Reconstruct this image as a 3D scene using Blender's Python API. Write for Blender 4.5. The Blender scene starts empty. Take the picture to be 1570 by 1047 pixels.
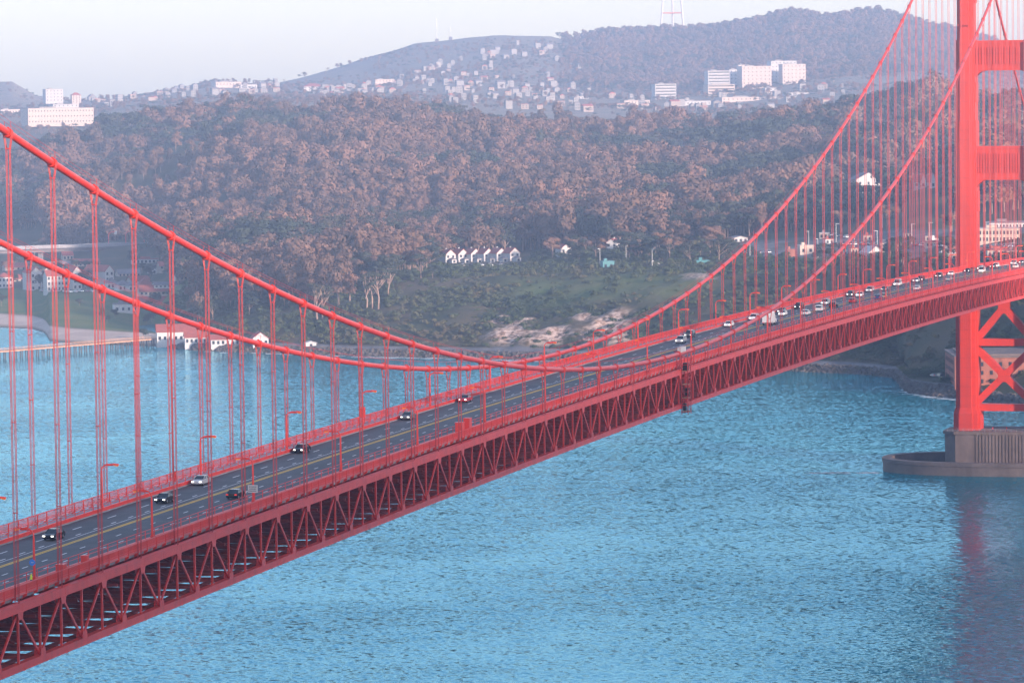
import bpy, bmesh, math, random
import numpy as np
from mathutils import Vector, Matrix
random.seed(7)
RNG = np.random.default_rng(11)
scene = bpy.context.scene
COL = scene.collection

# ------------------------------------------------------------------ camera
CX, CY, CZ = -875.007, -203.958, 142.608
YAW, PITCH, ROLL, FPX = 0.255131, -0.0604085, -0.0124109, 6207.5
_f = np.array([math.cos(PITCH)*math.cos(YAW), math.cos(PITCH)*math.sin(YAW), math.sin(PITCH)])
_r = np.cross(_f, [0, 0, 1]); _r /= np.linalg.norm(_r)
_u = np.cross(_r, _f)
_c, _s = math.cos(ROLL), math.sin(ROLL)
RT, UP = _c*_r+_s*_u, -_s*_r+_c*_u
cam = bpy.data.cameras.new('camera'); camo = bpy.data.objects.new('camera', cam); COL.objects.link(camo)
m = Matrix(((RT[0], UP[0], -_f[0], CX), (RT[1], UP[1], -_f[1], CY), (RT[2], UP[2], -_f[2], CZ), (0, 0, 0, 1)))
camo.matrix_world = m
cam.sensor_width = 36; cam.lens = FPX/1570*36; cam.clip_start = 1; cam.clip_end = 40000
scene.camera = camo

# ------------------------------------------------------------------ light
SUN_EL = math.radians(12.0)
SUN_DIR = Vector((math.cos(SUN_EL)*0.56, math.cos(SUN_EL)*0.8285, -math.sin(SUN_EL)))   # way the light travels
w = bpy.data.worlds.new('World'); scene.world = w; w.use_nodes = True
nt = w.node_tree; nt.nodes.clear()
sky = nt.nodes.new('ShaderNodeTexSky'); sky.sky_type = 'NISHITA'; sky.sun_disc = False
sky.sun_elevation = SUN_EL; sky.sun_rotation = math.atan2(-SUN_DIR.x, -SUN_DIR.y)
sky.altitude = 0; sky.air_density = 1.0; sky.dust_density = 0.9; sky.ozone_density = 1.2
hs = nt.nodes.new('ShaderNodeHueSaturation'); hs.inputs['Saturation'].default_value = .95
bg = nt.nodes.new('ShaderNodeBackground'); bg.inputs['Strength'].default_value = 0.135
out = nt.nodes.new('ShaderNodeOutputWorld')
wb = nt.nodes.new('ShaderNodeMix'); wb.data_type = 'RGBA'; wb.blend_type = 'MULTIPLY'; wb.inputs['Factor'].default_value = 1; wb.inputs['B'].default_value = (1.02, .97, 1.05, 1)   # white balance
nt.links.new(sky.outputs[0], hs.inputs['Color']); nt.links.new(hs.outputs[0], wb.inputs['A']); nt.links.new(wb.outputs['Result'], bg.inputs[0]); nt.links.new(bg.outputs[0], out.inputs[0])
sun = bpy.data.lights.new('sun', 'SUN'); sun.energy = 4.0; sun.angle = math.radians(3); sun.color = (1, .75, .62)
suno = bpy.data.objects.new('sun', sun); COL.objects.link(suno)
suno.rotation_euler = SUN_DIR.to_track_quat('-Z', 'Y').to_euler()
vs = scene.view_settings; vs.view_transform = 'Standard'; vs.look = 'None'; vs.gamma = 1; vs.exposure = 1.56
HAZE = 1.15e-4

# ------------------------------------------------------------------ helpers
def ray(px, py):
    d = _f + RT*(px-785)/FPX - UP*(py-523.5)/FPX
    return d/np.hypot(d[0], d[1])

class MB:
    def __init__(s): s.v = []; s.f = []; s.m = []
    def add(s, vs, fs, mi=0):
        o = len(s.v); s.v += [tuple(p) for p in vs]; s.f += [tuple(i+o for i in f) for f in fs]; s.m += [mi]*len(fs)
    def box(s, c, d, mi=0, rz=0):
        x, y, z = (d[0]/2, d[1]/2, d[2]/2); cs, sn = math.cos(rz), math.sin(rz)
        P = [(-x,-y,-z),(x,-y,-z),(x,y,-z),(-x,y,-z),(-x,-y,z),(x,-y,z),(x,y,z),(-x,y,z)]
        s.add([(c[0]+a*cs-b*sn, c[1]+a*sn+b*cs, c[2]+e) for a, b, e in P],
              [(0,3,2,1),(4,5,6,7),(0,1,5,4),(1,2,6,5),(2,3,7,6),(3,0,4,7)], mi)
    def beam(s, p, q, w, h, mi=0, ref=(0, 1, 0)):
        """bar from p to q; w across (perp. to ref), h along ref"""
        p, q = Vector(p), Vector(q); t = (q-p).normalized(); r = Vector(ref)
        b = (r - t*r.dot(t)).normalized(); a = t.cross(b)
        P = [e + a*(i*w/2) + b*(j*h/2) for e in (p, q) for i, j in ((-1,-1),(1,-1),(1,1),(-1,1))]
        s.add(P, [(0,1,2,3),(7,6,5,4),(0,4,5,1),(1,5,6,2),(2,6,7,3),(3,7,4,0)], mi)
    def tube(s, pts, rad, n=8, mi=0, cap=True):
        pts = [Vector(p) for p in pts]; o = len(s.v)
        rad = rad if hasattr(rad, '__len__') else [rad]*len(pts)
        for i, p in enumerate(pts):
            t = (pts[min(i+1, len(pts)-1)]-pts[max(i-1, 0)]).normalized()
            ref = Vector((0, 1, 0)) if abs(t.y) < .9 else Vector((1, 0, 0))
            a = t.cross(ref).normalized(); b = t.cross(a)
            for k in range(n):
                an = 2*math.pi*k/n; s.v.append(tuple(p+a*(math.cos(an)*rad[i])+b*(math.sin(an)*rad[i])))
        for i in range(len(pts)-1):
            for k in range(n):
                A = o+i*n+k; B = o+i*n+(k+1) % n
                s.f.append((A, B, B+n, A+n)); s.m.append(mi)
        if cap:
            s.f.append(tuple(o+k for k in range(n))[::-1]); s.m.append(mi)
            s.f.append(tuple(o+(len(pts)-1)*n+k for k in range(n))); s.m.append(mi)
    def prism(s, poly, z0, z1, mi=0):
        """poly: ccw list of (x,y)"""
        n = len(poly)
        s.add([(x, y, z0) for x, y in poly]+[(x, y, z1) for x, y in poly],
              [tuple(range(n))[::-1], tuple(range(n, 2*n))]+[(i, (i+1) % n, (i+1) % n+n, i+n) for i in range(n)], mi)
    def mesh(s, name, mats, smooth=False):
        me = bpy.data.meshes.new(name); me.from_pydata(s.v, [], s.f)
        for mt in (mats if isinstance(mats, (list, tuple)) else [mats]): me.materials.append(mt)
        if any(s.m): me.polygons.foreach_set('material_index', s.m)
        if smooth: me.polygons.foreach_set('use_smooth', [True]*len(s.f))
        me.update(); return me
    def build(s, name, mats, parent=None, smooth=False):
        return link(name, s.mesh(name, mats, smooth), parent)

def link(name, data, parent=None, loc=None, rot=None, scale=None):
    o = bpy.data.objects.new(name, data); COL.objects.link(o)
    if parent: o.parent = parent
    if loc is not None: o.location = loc
    if rot is not None: o.rotation_euler = rot
    if scale is not None: o.scale = scale
    return o
def tag(o, label=None, cat=None, group=None, kind=None):
    if label: o['label'] = label
    if cat: o['category'] = cat
    if group: o['group'] = group
    if kind: o['kind'] = kind
    return o
def thing(name, label, cat, loc=(0, 0, 0), rz=0, group=None):
    o = link(name, None, None, loc, (0, 0, rz)); o.empty_display_size = 1
    return tag(o, label, cat, group)
def copy_tree(o, parent=None):
    c = o.copy(); COL.objects.link(c)
    if parent: c.parent = parent
    for ch in list(o.children): copy_tree(ch, c)
    return c

# ------------------------------------------------------------------ materials
def mat(name, col, rough=.6, var=.0, vscale=1.0, col2=None, metal=0, bump=0, bscale=None, emit=None, estr=0, objvar=0, spec=.5, streak=None, streak_col=(.1,.05,.04)):
    mt = bpy.data.materials.new(name); mt.use_nodes = True; n = mt.node_tree; b = n.nodes['Principled BSDF']
    b.inputs['Roughness'].default_value = rough; b.inputs['Metallic'].default_value = metal
    b.inputs['Specular IOR Level'].default_value = spec
    src = None
    tc = n.nodes.new('ShaderNodeNewGeometry')
    if var or col2:
        tx = n.nodes.new('ShaderNodeTexNoise'); tx.inputs['Scale'].default_value = vscale; tx.inputs['Detail'].default_value = 6
        tx.inputs['Roughness'].default_value = .65
        n.links.new(tc.outputs['Position'], tx.inputs['Vector'])
        mx = n.nodes.new('ShaderNodeMix'); mx.data_type = 'RGBA'
        c2 = col2 or tuple(c*(1+var) for c in col)
        mx.inputs['A'].default_value = (*(tuple(c*(1-var) for c in col) if not col2 else col), 1); mx.inputs['B'].default_value = (*c2, 1)
        mr = n.nodes.new('ShaderNodeMapRange'); mr.inputs['From Min'].default_value = .33; mr.inputs['From Max'].default_value = .67
        n.links.new(tx.outputs['Fac'], mr.inputs['Value']); n.links.new(mr.outputs[0], mx.inputs['Factor'])
        src = mx.outputs['Result']
    else:
        rgb = n.nodes.new('ShaderNodeRGB'); rgb.outputs[0].default_value = (*col, 1); src = rgb.outputs[0]
    if streak:
        mp = n.nodes.new('ShaderNodeMapping'); mp.inputs['Scale'].default_value = streak
        n.links.new(tc.outputs['Position'], mp.inputs['Vector'])
        t2 = n.nodes.new('ShaderNodeTexNoise'); t2.inputs['Scale'].default_value = 1; t2.inputs['Detail'].default_value = 4
        n.links.new(mp.outputs[0], t2.inputs['Vector'])
        m2 = n.nodes.new('ShaderNodeMapRange'); m2.inputs['From Min'].default_value = .5; m2.inputs['From Max'].default_value = .75; m2.inputs['To Max'].default_value = .6
        n.links.new(t2.outputs['Fac'], m2.inputs['Value'])
        mx2 = n.nodes.new('ShaderNodeMix'); mx2.data_type = 'RGBA'; mx2.inputs['B'].default_value = (*streak_col, 1)
        n.links.new(src, mx2.inputs['A']); n.links.new(m2.outputs[0], mx2.inputs['Factor']); src = mx2.outputs['Result']
    if objvar:
        oi = n.nodes.new('ShaderNodeObjectInfo'); h = n.nodes.new('ShaderNodeHueSaturation')
        m3 = n.nodes.new('ShaderNodeMapRange'); m3.inputs['To Min'].default_value = 1-objvar; m3.inputs['To Max'].default_value = 1+objvar
        m4 = n.nodes.new('ShaderNodeMapRange'); m4.inputs['To Min'].default_value = .5+.06*objvar; m4.inputs['To Max'].default_value = .5-.06*objvar
        n.links.new(oi.outputs['Random'], m3.inputs['Value']); n.links.new(oi.outputs['Random'], m4.inputs['Value'])
        n.links.new(m3.outputs[0], h.inputs['Value']); n.links.new(m4.outputs[0], h.inputs['Hue'])
        n.links.new(src, h.inputs['Color']); src = h.outputs[0]
    n.links.new(src, b.inputs['Base Color'])
    if bump:
        t3 = n.nodes.new('ShaderNodeTexNoise'); t3.inputs['Scale'].default_value = bscale or vscale*4; t3.inputs['Detail'].default_value = 5
        n.links.new(tc.outputs['Position'], t3.inputs['Vector'])
        bp = n.nodes.new('ShaderNodeBump'); bp.inputs['Strength'].default_value = bump; bp.inputs['Distance'].default_value = .2
        n.links.new(t3.outputs['Fac'], bp.inputs['Height']); n.links.new(bp.outputs[0], b.inputs['Normal'])
    if emit:
        b.inputs['Emission Color'].default_value = (*emit, 1); b.inputs['Emission Strength'].default_value = estr
    return mt
M = {}
M['red'] = mat('orange_red_paint', (.66, .040, .028), .42, col2=(.76, .052, .037), vscale=.35, streak=(.5, .5, .06), streak_col=(.44, .045, .04))
M['red_tower'] = mat('tower_paint', (.46, .030, .012), .5, col2=(.55, .038, .016), vscale=.12, streak=(.35, .35, .03), streak_col=(.36, .04, .03))
M['shaded_grimy_red'] = mat('shaded_grimy_underdeck_paint', (.15, .022, .018), .75, col2=(.30, .035, .028), vscale=.5)  # grimy red darkened further: shade inside the truss is put into the colour
def seams(mt, pitch):
    n = mt.node_tree; b = n.nodes['Principled BSDF']; src = b.inputs['Base Color'].links[0].from_socket
    g = n.nodes.new('ShaderNodeNewGeometry'); sp = n.nodes.new('ShaderNodeSeparateXYZ'); n.links.new(g.outputs['Position'], sp.inputs[0])
    mo = n.nodes.new('ShaderNodeMath'); mo.operation = 'MODULO'; mo.inputs[1].default_value = pitch; n.links.new(sp.outputs[2], mo.inputs[0])
    lt = n.nodes.new('ShaderNodeMath'); lt.operation = 'LESS_THAN'; lt.inputs[1].default_value = .14; n.links.new(mo.outputs[0], lt.inputs[0])
    ml = n.nodes.new('ShaderNodeMath'); ml.operation = 'MULTIPLY'; ml.inputs[1].default_value = .45; n.links.new(lt.outputs[0], ml.inputs[0])
    mx = n.nodes.new('ShaderNodeMix'); mx.data_type = 'RGBA'; mx.inputs['B'].default_value = (.2, .025, .02, 1)
    n.links.new(src, mx.inputs['A']); n.links.new(ml.outputs[0], mx.inputs['Factor']); n.links.new(mx.outputs['Result'], b.inputs['Base Color'])
seams(M['red_tower'], 3.55)
M['cable'] = mat('cable_paint', (.46, .028, .020), .38, col2=(.56, .042, .030), vscale=.25)
M['rope'] = mat('suspender_paint', (.44, .042, .042), .5, var=.1, vscale=1)
M['asphalt'] = mat('asphalt', (.048, .050, .056), .75, col2=(.085, .088, .098), vscale=.15, streak=(.02, 1.1, 1), streak_col=(.05, .05, .055))
M['walk'] = mat('sidewalk_concrete', (.27, .27, .29), .8, var=.15, vscale=.6)
M['white_line'] = mat('white_road_paint', (.75, .75, .75), .7, var=.12, vscale=1)
M['yellow_line'] = mat('yellow_road_paint', (.80, .46, .03), .7, var=.1, vscale=.5)
M['concrete'] = mat('stained_concrete', (.11, .085, .078), .85, col2=(.19, .145, .13), vscale=.15, streak=(.45, .45, .035), streak_col=(.10, .07, .06), bump=.3, bscale=.8)
M['city_white'] = mat('bright_city_wall', (.44, .43, .42), .85, var=.05, vscale=.02)
M['city_cream'] = mat('sunny_city_wall', (.48, .40, .35), .85, var=.05, vscale=.02)
M['far_white'] = mat('hazy_white_wall', (.25, .24, .235), .85, var=.1, vscale=.02)
M['far_cream'] = mat('hazy_cream_wall', (.30, .245, .21), .85, var=.1, vscale=.02)
M['white'] = mat('white_stucco', (.50, .495, .49), .8, var=.06, vscale=.15)
M['cream'] = mat('cream_wall', (.46, .38, .32), .8, var=.08, vscale=.1)
M['redroof'] = mat('red_tile_roof', (.30, .075, .055), .8, var=.18, vscale=.3)
M['greyroof'] = mat('grey_roof', (.17, .15, .16), .8, var=.15, vscale=.3)
M['window'] = mat('window_glass', (.03, .035, .045), .15)
M['black'] = mat('black_metal', (.02, .02, .022), .45)
M['steel'] = mat('grey_steel', (.35, .37, .4), .45, metal=.4)
M['brick'] = mat('fort_brick', (.24, .085, .06), .9, col2=(.34, .13, .09), vscale=.25, streak=(.3, .3, .05), streak_col=(.12, .05, .04))
M['wood'] = mat('weathered_timber', (.42, .24, .15), .85, var=.25, vscale=.6)
M['trunk'] = mat('pale_bark', (.30, .21, .17), .9, var=.2, vscale=.5)
M['sand'] = mat('beach_sand', (.46, .38, .32), .95, var=.12, vscale=.05)
M['grass'] = mat('lawn_grass', (.075, .105, .035), .95, col2=(.14, .13, .05), vscale=.03)
M['rock'] = mat('dark_rock', (.05, .045, .042), .9, col2=(.11, .095, .085), vscale=.2)
M['road'] = mat('road_tarmac', (.15, .15, .155), .85, var=.15, vscale=.05)

def leaf_mat(name, a, b, c):
    mt = bpy.data.materials.new(name); mt.use_nodes = True; n = mt.node_tree; bs = n.nodes['Principled BSDF']
    bs.inputs['Roughness'].default_value = .8; bs.inputs['Specular IOR Level'].default_value = .3
    oi = n.nodes.new('ShaderNodeObjectInfo'); g = n.nodes.new('ShaderNodeNewGeometry')
    cr = n.nodes.new('ShaderNodeValToRGB'); e = cr.color_ramp.elements
    e[0].color = (*a, 1); e[1].color = (*c, 1); k = e.new(.55); k.color = (*b, 1)
    tx = n.nodes.new('ShaderNodeTexNoise'); tx.inputs['Scale'].default_value = .35; tx.inputs['Detail'].default_value = 3
    n.links.new(g.outputs['Position'], tx.inputs['Vector'])
    ad = n.nodes.new('ShaderNodeMath'); ad.operation = 'MULTIPLY_ADD'; ad.inputs[1].default_value = .38
    sb = n.nodes.new('ShaderNodeMath'); sb.operation = 'MULTIPLY_ADD'; sb.inputs[1].default_value = .9; sb.inputs[2].default_value = -.35
    n.links.new(tx.outputs['Fac'], sb.inputs[0]); n.links.new(oi.outputs['Random'], ad.inputs[0]); n.links.new(sb.outputs[0], ad.inputs[2])
    lo = n.nodes.new('ShaderNodeTexNoise'); lo.inputs['Scale'].default_value = .011; lo.inputs['Detail'].default_value = 2; n.links.new(g.outputs['Position'], lo.inputs['Vector'])
    pa = n.nodes.new('ShaderNodeMath'); pa.operation = 'MULTIPLY_ADD'; pa.inputs[1].default_value = 1.8; pa.inputs[2].default_value = -.74
    n.links.new(lo.outputs['Fac'], pa.inputs[0]); sm_ = n.nodes.new('ShaderNodeMath'); sm_.operation = 'ADD'; n.links.new(ad.outputs[0], sm_.inputs[0]); n.links.new(pa.outputs[0], sm_.inputs[1])
    n.links.new(sm_.outputs[0], cr.inputs[0]); n.links.new(cr.outputs[0], bs.inputs['Base Color'])
    return mt
M['leaf_euc'] = leaf_mat('eucalyptus_leaves', (.085, .058, .040), (.165, .094, .064), (.235, .128, .090))
M['leaf_dark'] = leaf_mat('cypress_needles', (.020, .034, .024), (.036, .046, .030), (.070, .058, .038))
M['leaf_scrub'] = leaf_mat('scrub_leaves', (.035, .058, .026), (.062, .082, .035), (.13, .105, .055))

# ------------------------------------------------------------------ noise
_tab = RNG.random((256, 256))
def vnoise(x, y):
    x = np.asarray(x, float); y = np.asarray(y, float)
    xi = np.floor(x).astype(int); yi = np.floor(y).astype(int); fx = x-xi; fy = y-yi
    fx = fx*fx*(3-2*fx); fy = fy*fy*(3-2*fy)
    g = lambda i, j: _tab[i % 256, j % 256]
    return (g(xi, yi)*(1-fx)+g(xi+1, yi)*fx)*(1-fy)+(g(xi, yi+1)*(1-fx)+g(xi+1, yi+1)*fx)*fy
def fbm(x, y, o=4):
    s = 0; a = .5
    for k in range(o):
        s = s+a*vnoise(np.asarray(x)*2**k+17*k, np.asarray(y)*2**k+31*k); a *= .5
    return s/(1-.5**o)

# ------------------------------------------------------------------ terrain: height over the coast, hills and far city
YH = lambda a: 157.77-0.01241*np.asarray(a, float)
ip = lambda a, t: np.interp(a, [p[0] for p in t], [p[1] for p in t])
SHORE = [(-700,470),(-150,494),(0,499),(50,502),(69,508),(73,520),(110,524),(160,527),(235,529),(300,536),(400,540),(560,546),(700,549),(850,553),(1000,558),
         (1240,569),(1320,572),(1376,578),(1388,592),(1396,599),(1430,604),(1480,608),(1510,613),(1570,620),(1700,632),(2300,650)]
def _d0(a): return CZ/((ip(a, SHORE)-YH(a))/FPX)
def zof(a, d, py): return CZ-(py-YH(a))/FPX*d
TOPS = [(-700,225),(0,212),(60,206),(110,205),(160,190),(200,176),(260,164),(350,150),(420,144),(560,142),(640,150),(700,160),(760,163),(850,161),(900,163),(1000,166),(1080,173),(1150,167),(1250,160),(1330,151),(1400,139),(1470,135),(1570,134),(2300,150)]
FAR = [(-700,140),(0,128),(25,127),(60,150),(110,158),(200,150),(290,134),(330,124),(400,128),(430,127),(520,102),(600,78),(640,66),(700,60),(760,54),(850,57),(885,66),(930,56),(1000,52),(1100,50),(1180,35),(1220,24),(1270,32),(1350,27),(1400,40),(1430,50),(1470,55),(1520,72),(1600,90),(2300,140)]
def curves(a):
    """for each column (a) the distances and heights of the control lines"""
    a = np.asarray(a, float); d0 = _d0(a); left = np.clip((300-a)/60, 0, 1)
    D, Z = [], []
    def put(d, z): D.append(d+0*a); Z.append(z+0*a)
    put(d0-60, -12); put(d0-10, -2.0); put(d0, 0)
    put(d0+6+left*20, 3.2-left*1.2); put(d0+26+left*40, 4.6-left*1.0)
    dl = 90+left*120
    put(d0+dl, zof(a, d0+dl, ip(a, [(-700,452),(0,458),(150,480),(235,500),(300,503),(400,490),(500,484),(600,480),(700,482),(800,486),(900,486),(1000,480),(1100,474),(1240,500),(1340,520),(1376,545),(1390,566),(1440,567),(1510,567),(1570,562),(2300,550)])))
    dl = ip(a, [(-700,500),(240,420),(300,260),(400,250),(500,240),(600,220),(700,200),(800,190),(1000,180),(1100,170),(1240,150),(1370,150),(1400,250),(2300,260)])
    put(d0+dl, zof(a, d0+dl, ip(a, [(-700,440),(240,438),(300,440),(400,432),(500,430),(600,425),(700,430),(800,431),(900,425),(1000,425),(1100,429),(1240,421),(1376,402),(1440,398),(1570,392),(2300,390)])))
    dl = ip(a, [(-700,800),(240,700),(320,440),(400,420),(2300,420)])
    put(d0+dl, zof(a, d0+dl, ip(a, [(-700,405),(240,405),(320,398),(400,392),(500,392),(600,397),(700,399),(800,396),(900,388),(1000,382),(1100,377),(1240,366),(1376,352),(1570,345),(2300,345)])))
    dl = ip(a, [(-700,1050),(240,1000),(330,820),(2300,800)])
    put(d0+dl, zof(a, d0+dl, ip(a, [(-700,372),(0,370),(100,366),(240,352),(330,344),(500,340),(700,342),(800,340),(900,330),(1100,325),(1240,312),(1376,298),(1440,292),(2300,290)])))
    dl = 1320
    put(d0+dl, zof(a, d0+dl, ip(a, [(-700,305),(0,300),(100,296),(240,274),(330,262),(500,256),(700,258),(900,262),(1100,262),(1240,250),(1376,238),(2300,235)])))
    dl = 1780
    put(d0+dl, zof(a, d0+dl, ip(a, TOPS)+29))
    put(d0+2300, zof(a, d0+2300, ip(a, TOPS)+50)); 
    put(5300, zof(a, 5300, ip(a, [(-700,200),(0,192),(140,194),(200,178),(300,165),(400,160),(600,160),(700,166),(800,172),(1000,174),(1100,175),(1200,170),(1300,163),(1570,155),(2300,160)])))
    put(6500, zof(a, 6500, ip(a, [(-700,170),(0,165),(60,166),(130,162),(200,154),(300,142),(330,138),(400,140),(430,140),(520,138),(600,132),(700,125),(800,125),(900,132),(1000,137),(1100,132),(1200,122),(1300,112),(1400,106),(1570,112),(2300,150)])))
    put(7600, zof(a, 7600, ip(a, FAR))); put(8300, zof(a, 8300, ip(a, FAR)+60)); put(9000, 0); put(9300, -10)
    return np.array(D), np.array(Z)
AMP = np.array([0, 0, 0, .3, .3, 3, 2.0, 2.0, 26, 38, 8, 5, 3, 8, 9, 3, 0, 0])
def rough(x, y, amp):
    s_, u_ = .56*x+.83*y, -.83*x+.56*y
    n = (fbm(s_/190., u_/360., 4)-.5)*2.4
    return amp*n
def H(x, y):
    x = np.atleast_1d(np.asarray(x, float)); y = np.atleast_1d(np.asarray(y, float))
    th = np.arctan2(y-CY, x-CX)-YAW; a = 785-FPX*np.tan(th); d = np.hypot(x-CX, y-CY)
    D, Z = curves(a); z = np.empty_like(d); am = np.empty_like(d)
    for i in range(len(d)):
        z[i] = np.interp(d[i], D[:, i], Z[:, i]); am[i] = np.interp(d[i], D[:, i], AMP)
    return z+rough(x, y, am)
def acol(x, y): return 785-FPX*math.tan(math.atan2(y-CY, x-CX)-YAW)
def hit(px, py, dmin=1850, dmax=7700, step=4):
    r = ray(px, py); d = np.arange(dmin, dmax, step)
    zz = H(CX+r[0]*d, CY+r[1]*d); below = np.nonzero((CZ+r[2]*d) < zz)[0]
    k = d[below[0]] if len(below) else dmax
    return np.array([CX+r[0]*k, CY+r[1]*k, float(H(CX+r[0]*k, CY+r[1]*k)[0])]), k
def at_d(px, d):
    r = ray(px, 300); x, y = CX+r[0]*d, CY+r[1]*d
    return np.array([x, y, float(H(x, y)[0])])

cols = np.concatenate([np.arange(-700, -60, 40), np.arange(-60, 1640, 5), np.arange(1640, 2301, 40)]).astype(float)
Dc, Zc = curves(cols)
SUB = [2, 3, 3, 4, 18, 20, 16, 24, 26, 22, 16, 10, 10, 14, 6, 4, 1]
rows = []
for k, sN in enumerate(SUB):
    for j in range(sN):
        t = j/sN; rows.append((Dc[k]*(1-t)+Dc[k+1]*t, Zc[k]*(1-t)+Zc[k+1]*t, AMP[k]*(1-t)+AMP[k+1]*t))
rows.append((Dc[-1], Zc[-1], 0))
th = YAW-np.arctan((cols-785)/FPX)
TX = np.array([CX+r[0]*np.cos(th) for r in rows]); TY = np.array([CY+r[0]*np.sin(th) for r in rows])
TZ = np.array([r[1]+rough(TX[i], TY[i], r[2]) for i, r in enumerate(rows)])
_DD = np.array([r[0]-Dc[2] for r in rows]); _AA = np.broadcast_to(cols, _DD.shape)
_b = lambda v, lo, hi, s_: np.clip((v-lo)/s_, 0, 1)*np.clip((hi-v)/s_, 0, 1)
_cm = _b(_AA, 720, 1000, 40)*_b(_DD, 14, 100, 14)
TZ = TZ+_cm*((fbm(TX/9., TY/9., 3)-.5)*4.5+4*(np.abs(fbm(TX/30.+7, TY/30., 2)-.5)*2))
_bl = _b(_AA, 420, 1700, 60)*_b(_DD, 40, 230, 40)
TZ = TZ+_bl*(fbm(TX/45.+3, TY/45., 4)-.5)*9
nr, nc = TX.shape
idx = np.arange(nr*nc).reshape(nr, nc)
F = np.stack([idx[:-1, :-1], idx[:-1, 1:], idx[1:, 1:], idx[1:, :-1]], -1).reshape(-1, 4)[:, ::-1]
me = bpy.data.meshes.new('terrain'); me.from_pydata(np.stack([TX, TY, TZ], -1).reshape(-1, 3).tolist(), [], F.tolist())
me.polygons.foreach_set('use_smooth', [True]*len(F))
DD = np.array([r[0]-Dc[2] for r in rows]); AA = np.broadcast_to(cols, DD.shape)
# what the ground is made of: r sand and paled far hills, g grass, b pale cliff rock
def bump01(v, lo, hi, s): return np.clip((v-lo)/s, 0, 1)*np.clip((hi-v)/s, 0, 1)
nz = fbm(TX/40., TY/40., 4)
sand = bump01(AA, -800, 290, 30)*bump01(DD, 2, 95, 15)
sand = np.maximum(sand, bump01(AA, 120, 385, 30)*bump01(DD, 1425-AA*.12, 1475-AA*.12, 12)*.8)
sand = np.maximum(sand, np.clip((DD-2600)/400, 0, 1)*.32)  # far dry-grass hills paled in colour, making up for thin haze
grass = bump01(AA, -800, 300, 25)*bump01(DD, 85, 430, 15)
grass = np.maximum(grass, bump01(AA, 760, 1110, 40)*bump01(DD, 95, 200, 30)*np.clip((nz-.36)*4, 0, .7))
cliff = bump01(AA, 728, 985, 40)*bump01(DD, 22, 92, 14)*np.clip((fbm(TX/18., TY/18., 3)-.36)*6, 0, 1)
cliff = np.maximum(cliff, bump01(AA, 1040, 1110, 20)*bump01(DD, 150, 190, 10)*.8)
tar = np.maximum(bump01(AA, 235, 1500, 25)*bump01(DD, 5, 25, 3), bump01(AA, 1120, 1900, 40)*bump01(DD, 255, 430, 20)*np.clip((nz-.30)*6, 0, 1))
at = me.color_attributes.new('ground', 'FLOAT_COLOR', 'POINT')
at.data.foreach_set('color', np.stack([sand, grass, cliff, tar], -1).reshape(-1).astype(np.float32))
def terrain_mat():
    mt = bpy.data.materials.new('hillside_ground'); mt.use_nodes = True; n = mt.node_tree; b = n.nodes['Principled BSDF']
    b.inputs['Roughness'].default_value = .95; b.inputs['Specular IOR Level'].default_value = .1
    g = n.nodes.new('ShaderNodeNewGeometry'); at = n.nodes.new('ShaderNodeVertexColor'); at.layer_name = 'ground'
    sp = n.nodes.new('ShaderNodeSeparateColor'); n.links.new(at.outputs['Color'], sp.inputs[0])
    def noise(sc, det=5):
        t = n.nodes.new('ShaderNodeTexNoise'); t.inputs['Scale'].default_value = sc; t.inputs['Detail'].default_value = det
        n.links.new(g.outputs['Position'], t.inputs['Vector']); return t.outputs['Fac']
    def mix(fac, a, bb):
        m = n.nodes.new('ShaderNodeMix'); m.data_type = 'RGBA'
        for s, v in ((m.inputs['A'], a), (m.inputs['B'], bb)):
            if isinstance(v, tuple): s.default_value = (*v, 1)
            else: n.links.new(v, s)
        n.links.new(fac, m.inputs['Factor']); return m.outputs['Result']
    def rng(f, lo, hi):
        r = n.nodes.new('ShaderNodeMapRange'); r.inputs['From Min'].default_value = lo; r.inputs['From Max'].default_value = hi
        n.links.new(f, r.inputs['Value']); return r.outputs[0]
    def streak():
        mp = n.nodes.new('ShaderNodeMapping'); mp.inputs['Scale'].default_value = (.35, .35, .05); n.links.new(g.outputs['Position'], mp.inputs['Vector'])
        t = n.nodes.new('ShaderNodeTexNoise'); t.inputs['Scale'].default_value = 1; t.inputs['Detail'].default_value = 6; n.links.new(mp.outputs[0], t.inputs['Vector'])
        return rng(t.outputs['Fac'], .42, .6)
    base = mix(rng(noise(.02), .4, .62), (.050, .058, .030), (.115, .092, .055))
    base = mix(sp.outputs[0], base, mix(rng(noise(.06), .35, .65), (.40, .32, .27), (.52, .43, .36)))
    base = mix(sp.outputs[1], base, mix(rng(noise(.03), .35, .65), (.075, .13, .045), (.145, .155, .065)))
    base = mix(sp.outputs[2], base, mix(rng(noise(.35, 4), .42, .6), mix(streak(), (.13, .085, .06), (.34, .22, .15)), (.60, .46, .38)))
    base = mix(at.outputs['Alpha'], base, mix(rng(noise(.1), .4, .6), (.13, .13, .135), (.20, .19, .19)))
    n.links.new(base, b.inputs['Base Color'])
    bp = n.nodes.new('ShaderNodeBump'); bp.inputs['Strength'].default_value = .5; bp.inputs['Distance'].default_value = 1.2
    n.links.new(noise(.25, 6), bp.inputs['Height']); n.links.new(bp.outputs[0], b.inputs['Normal'])
    return mt
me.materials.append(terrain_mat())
tag(link('terrain', me), 'wooded coast and hazy hills rising beyond the strait', None, kind='structure')

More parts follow.
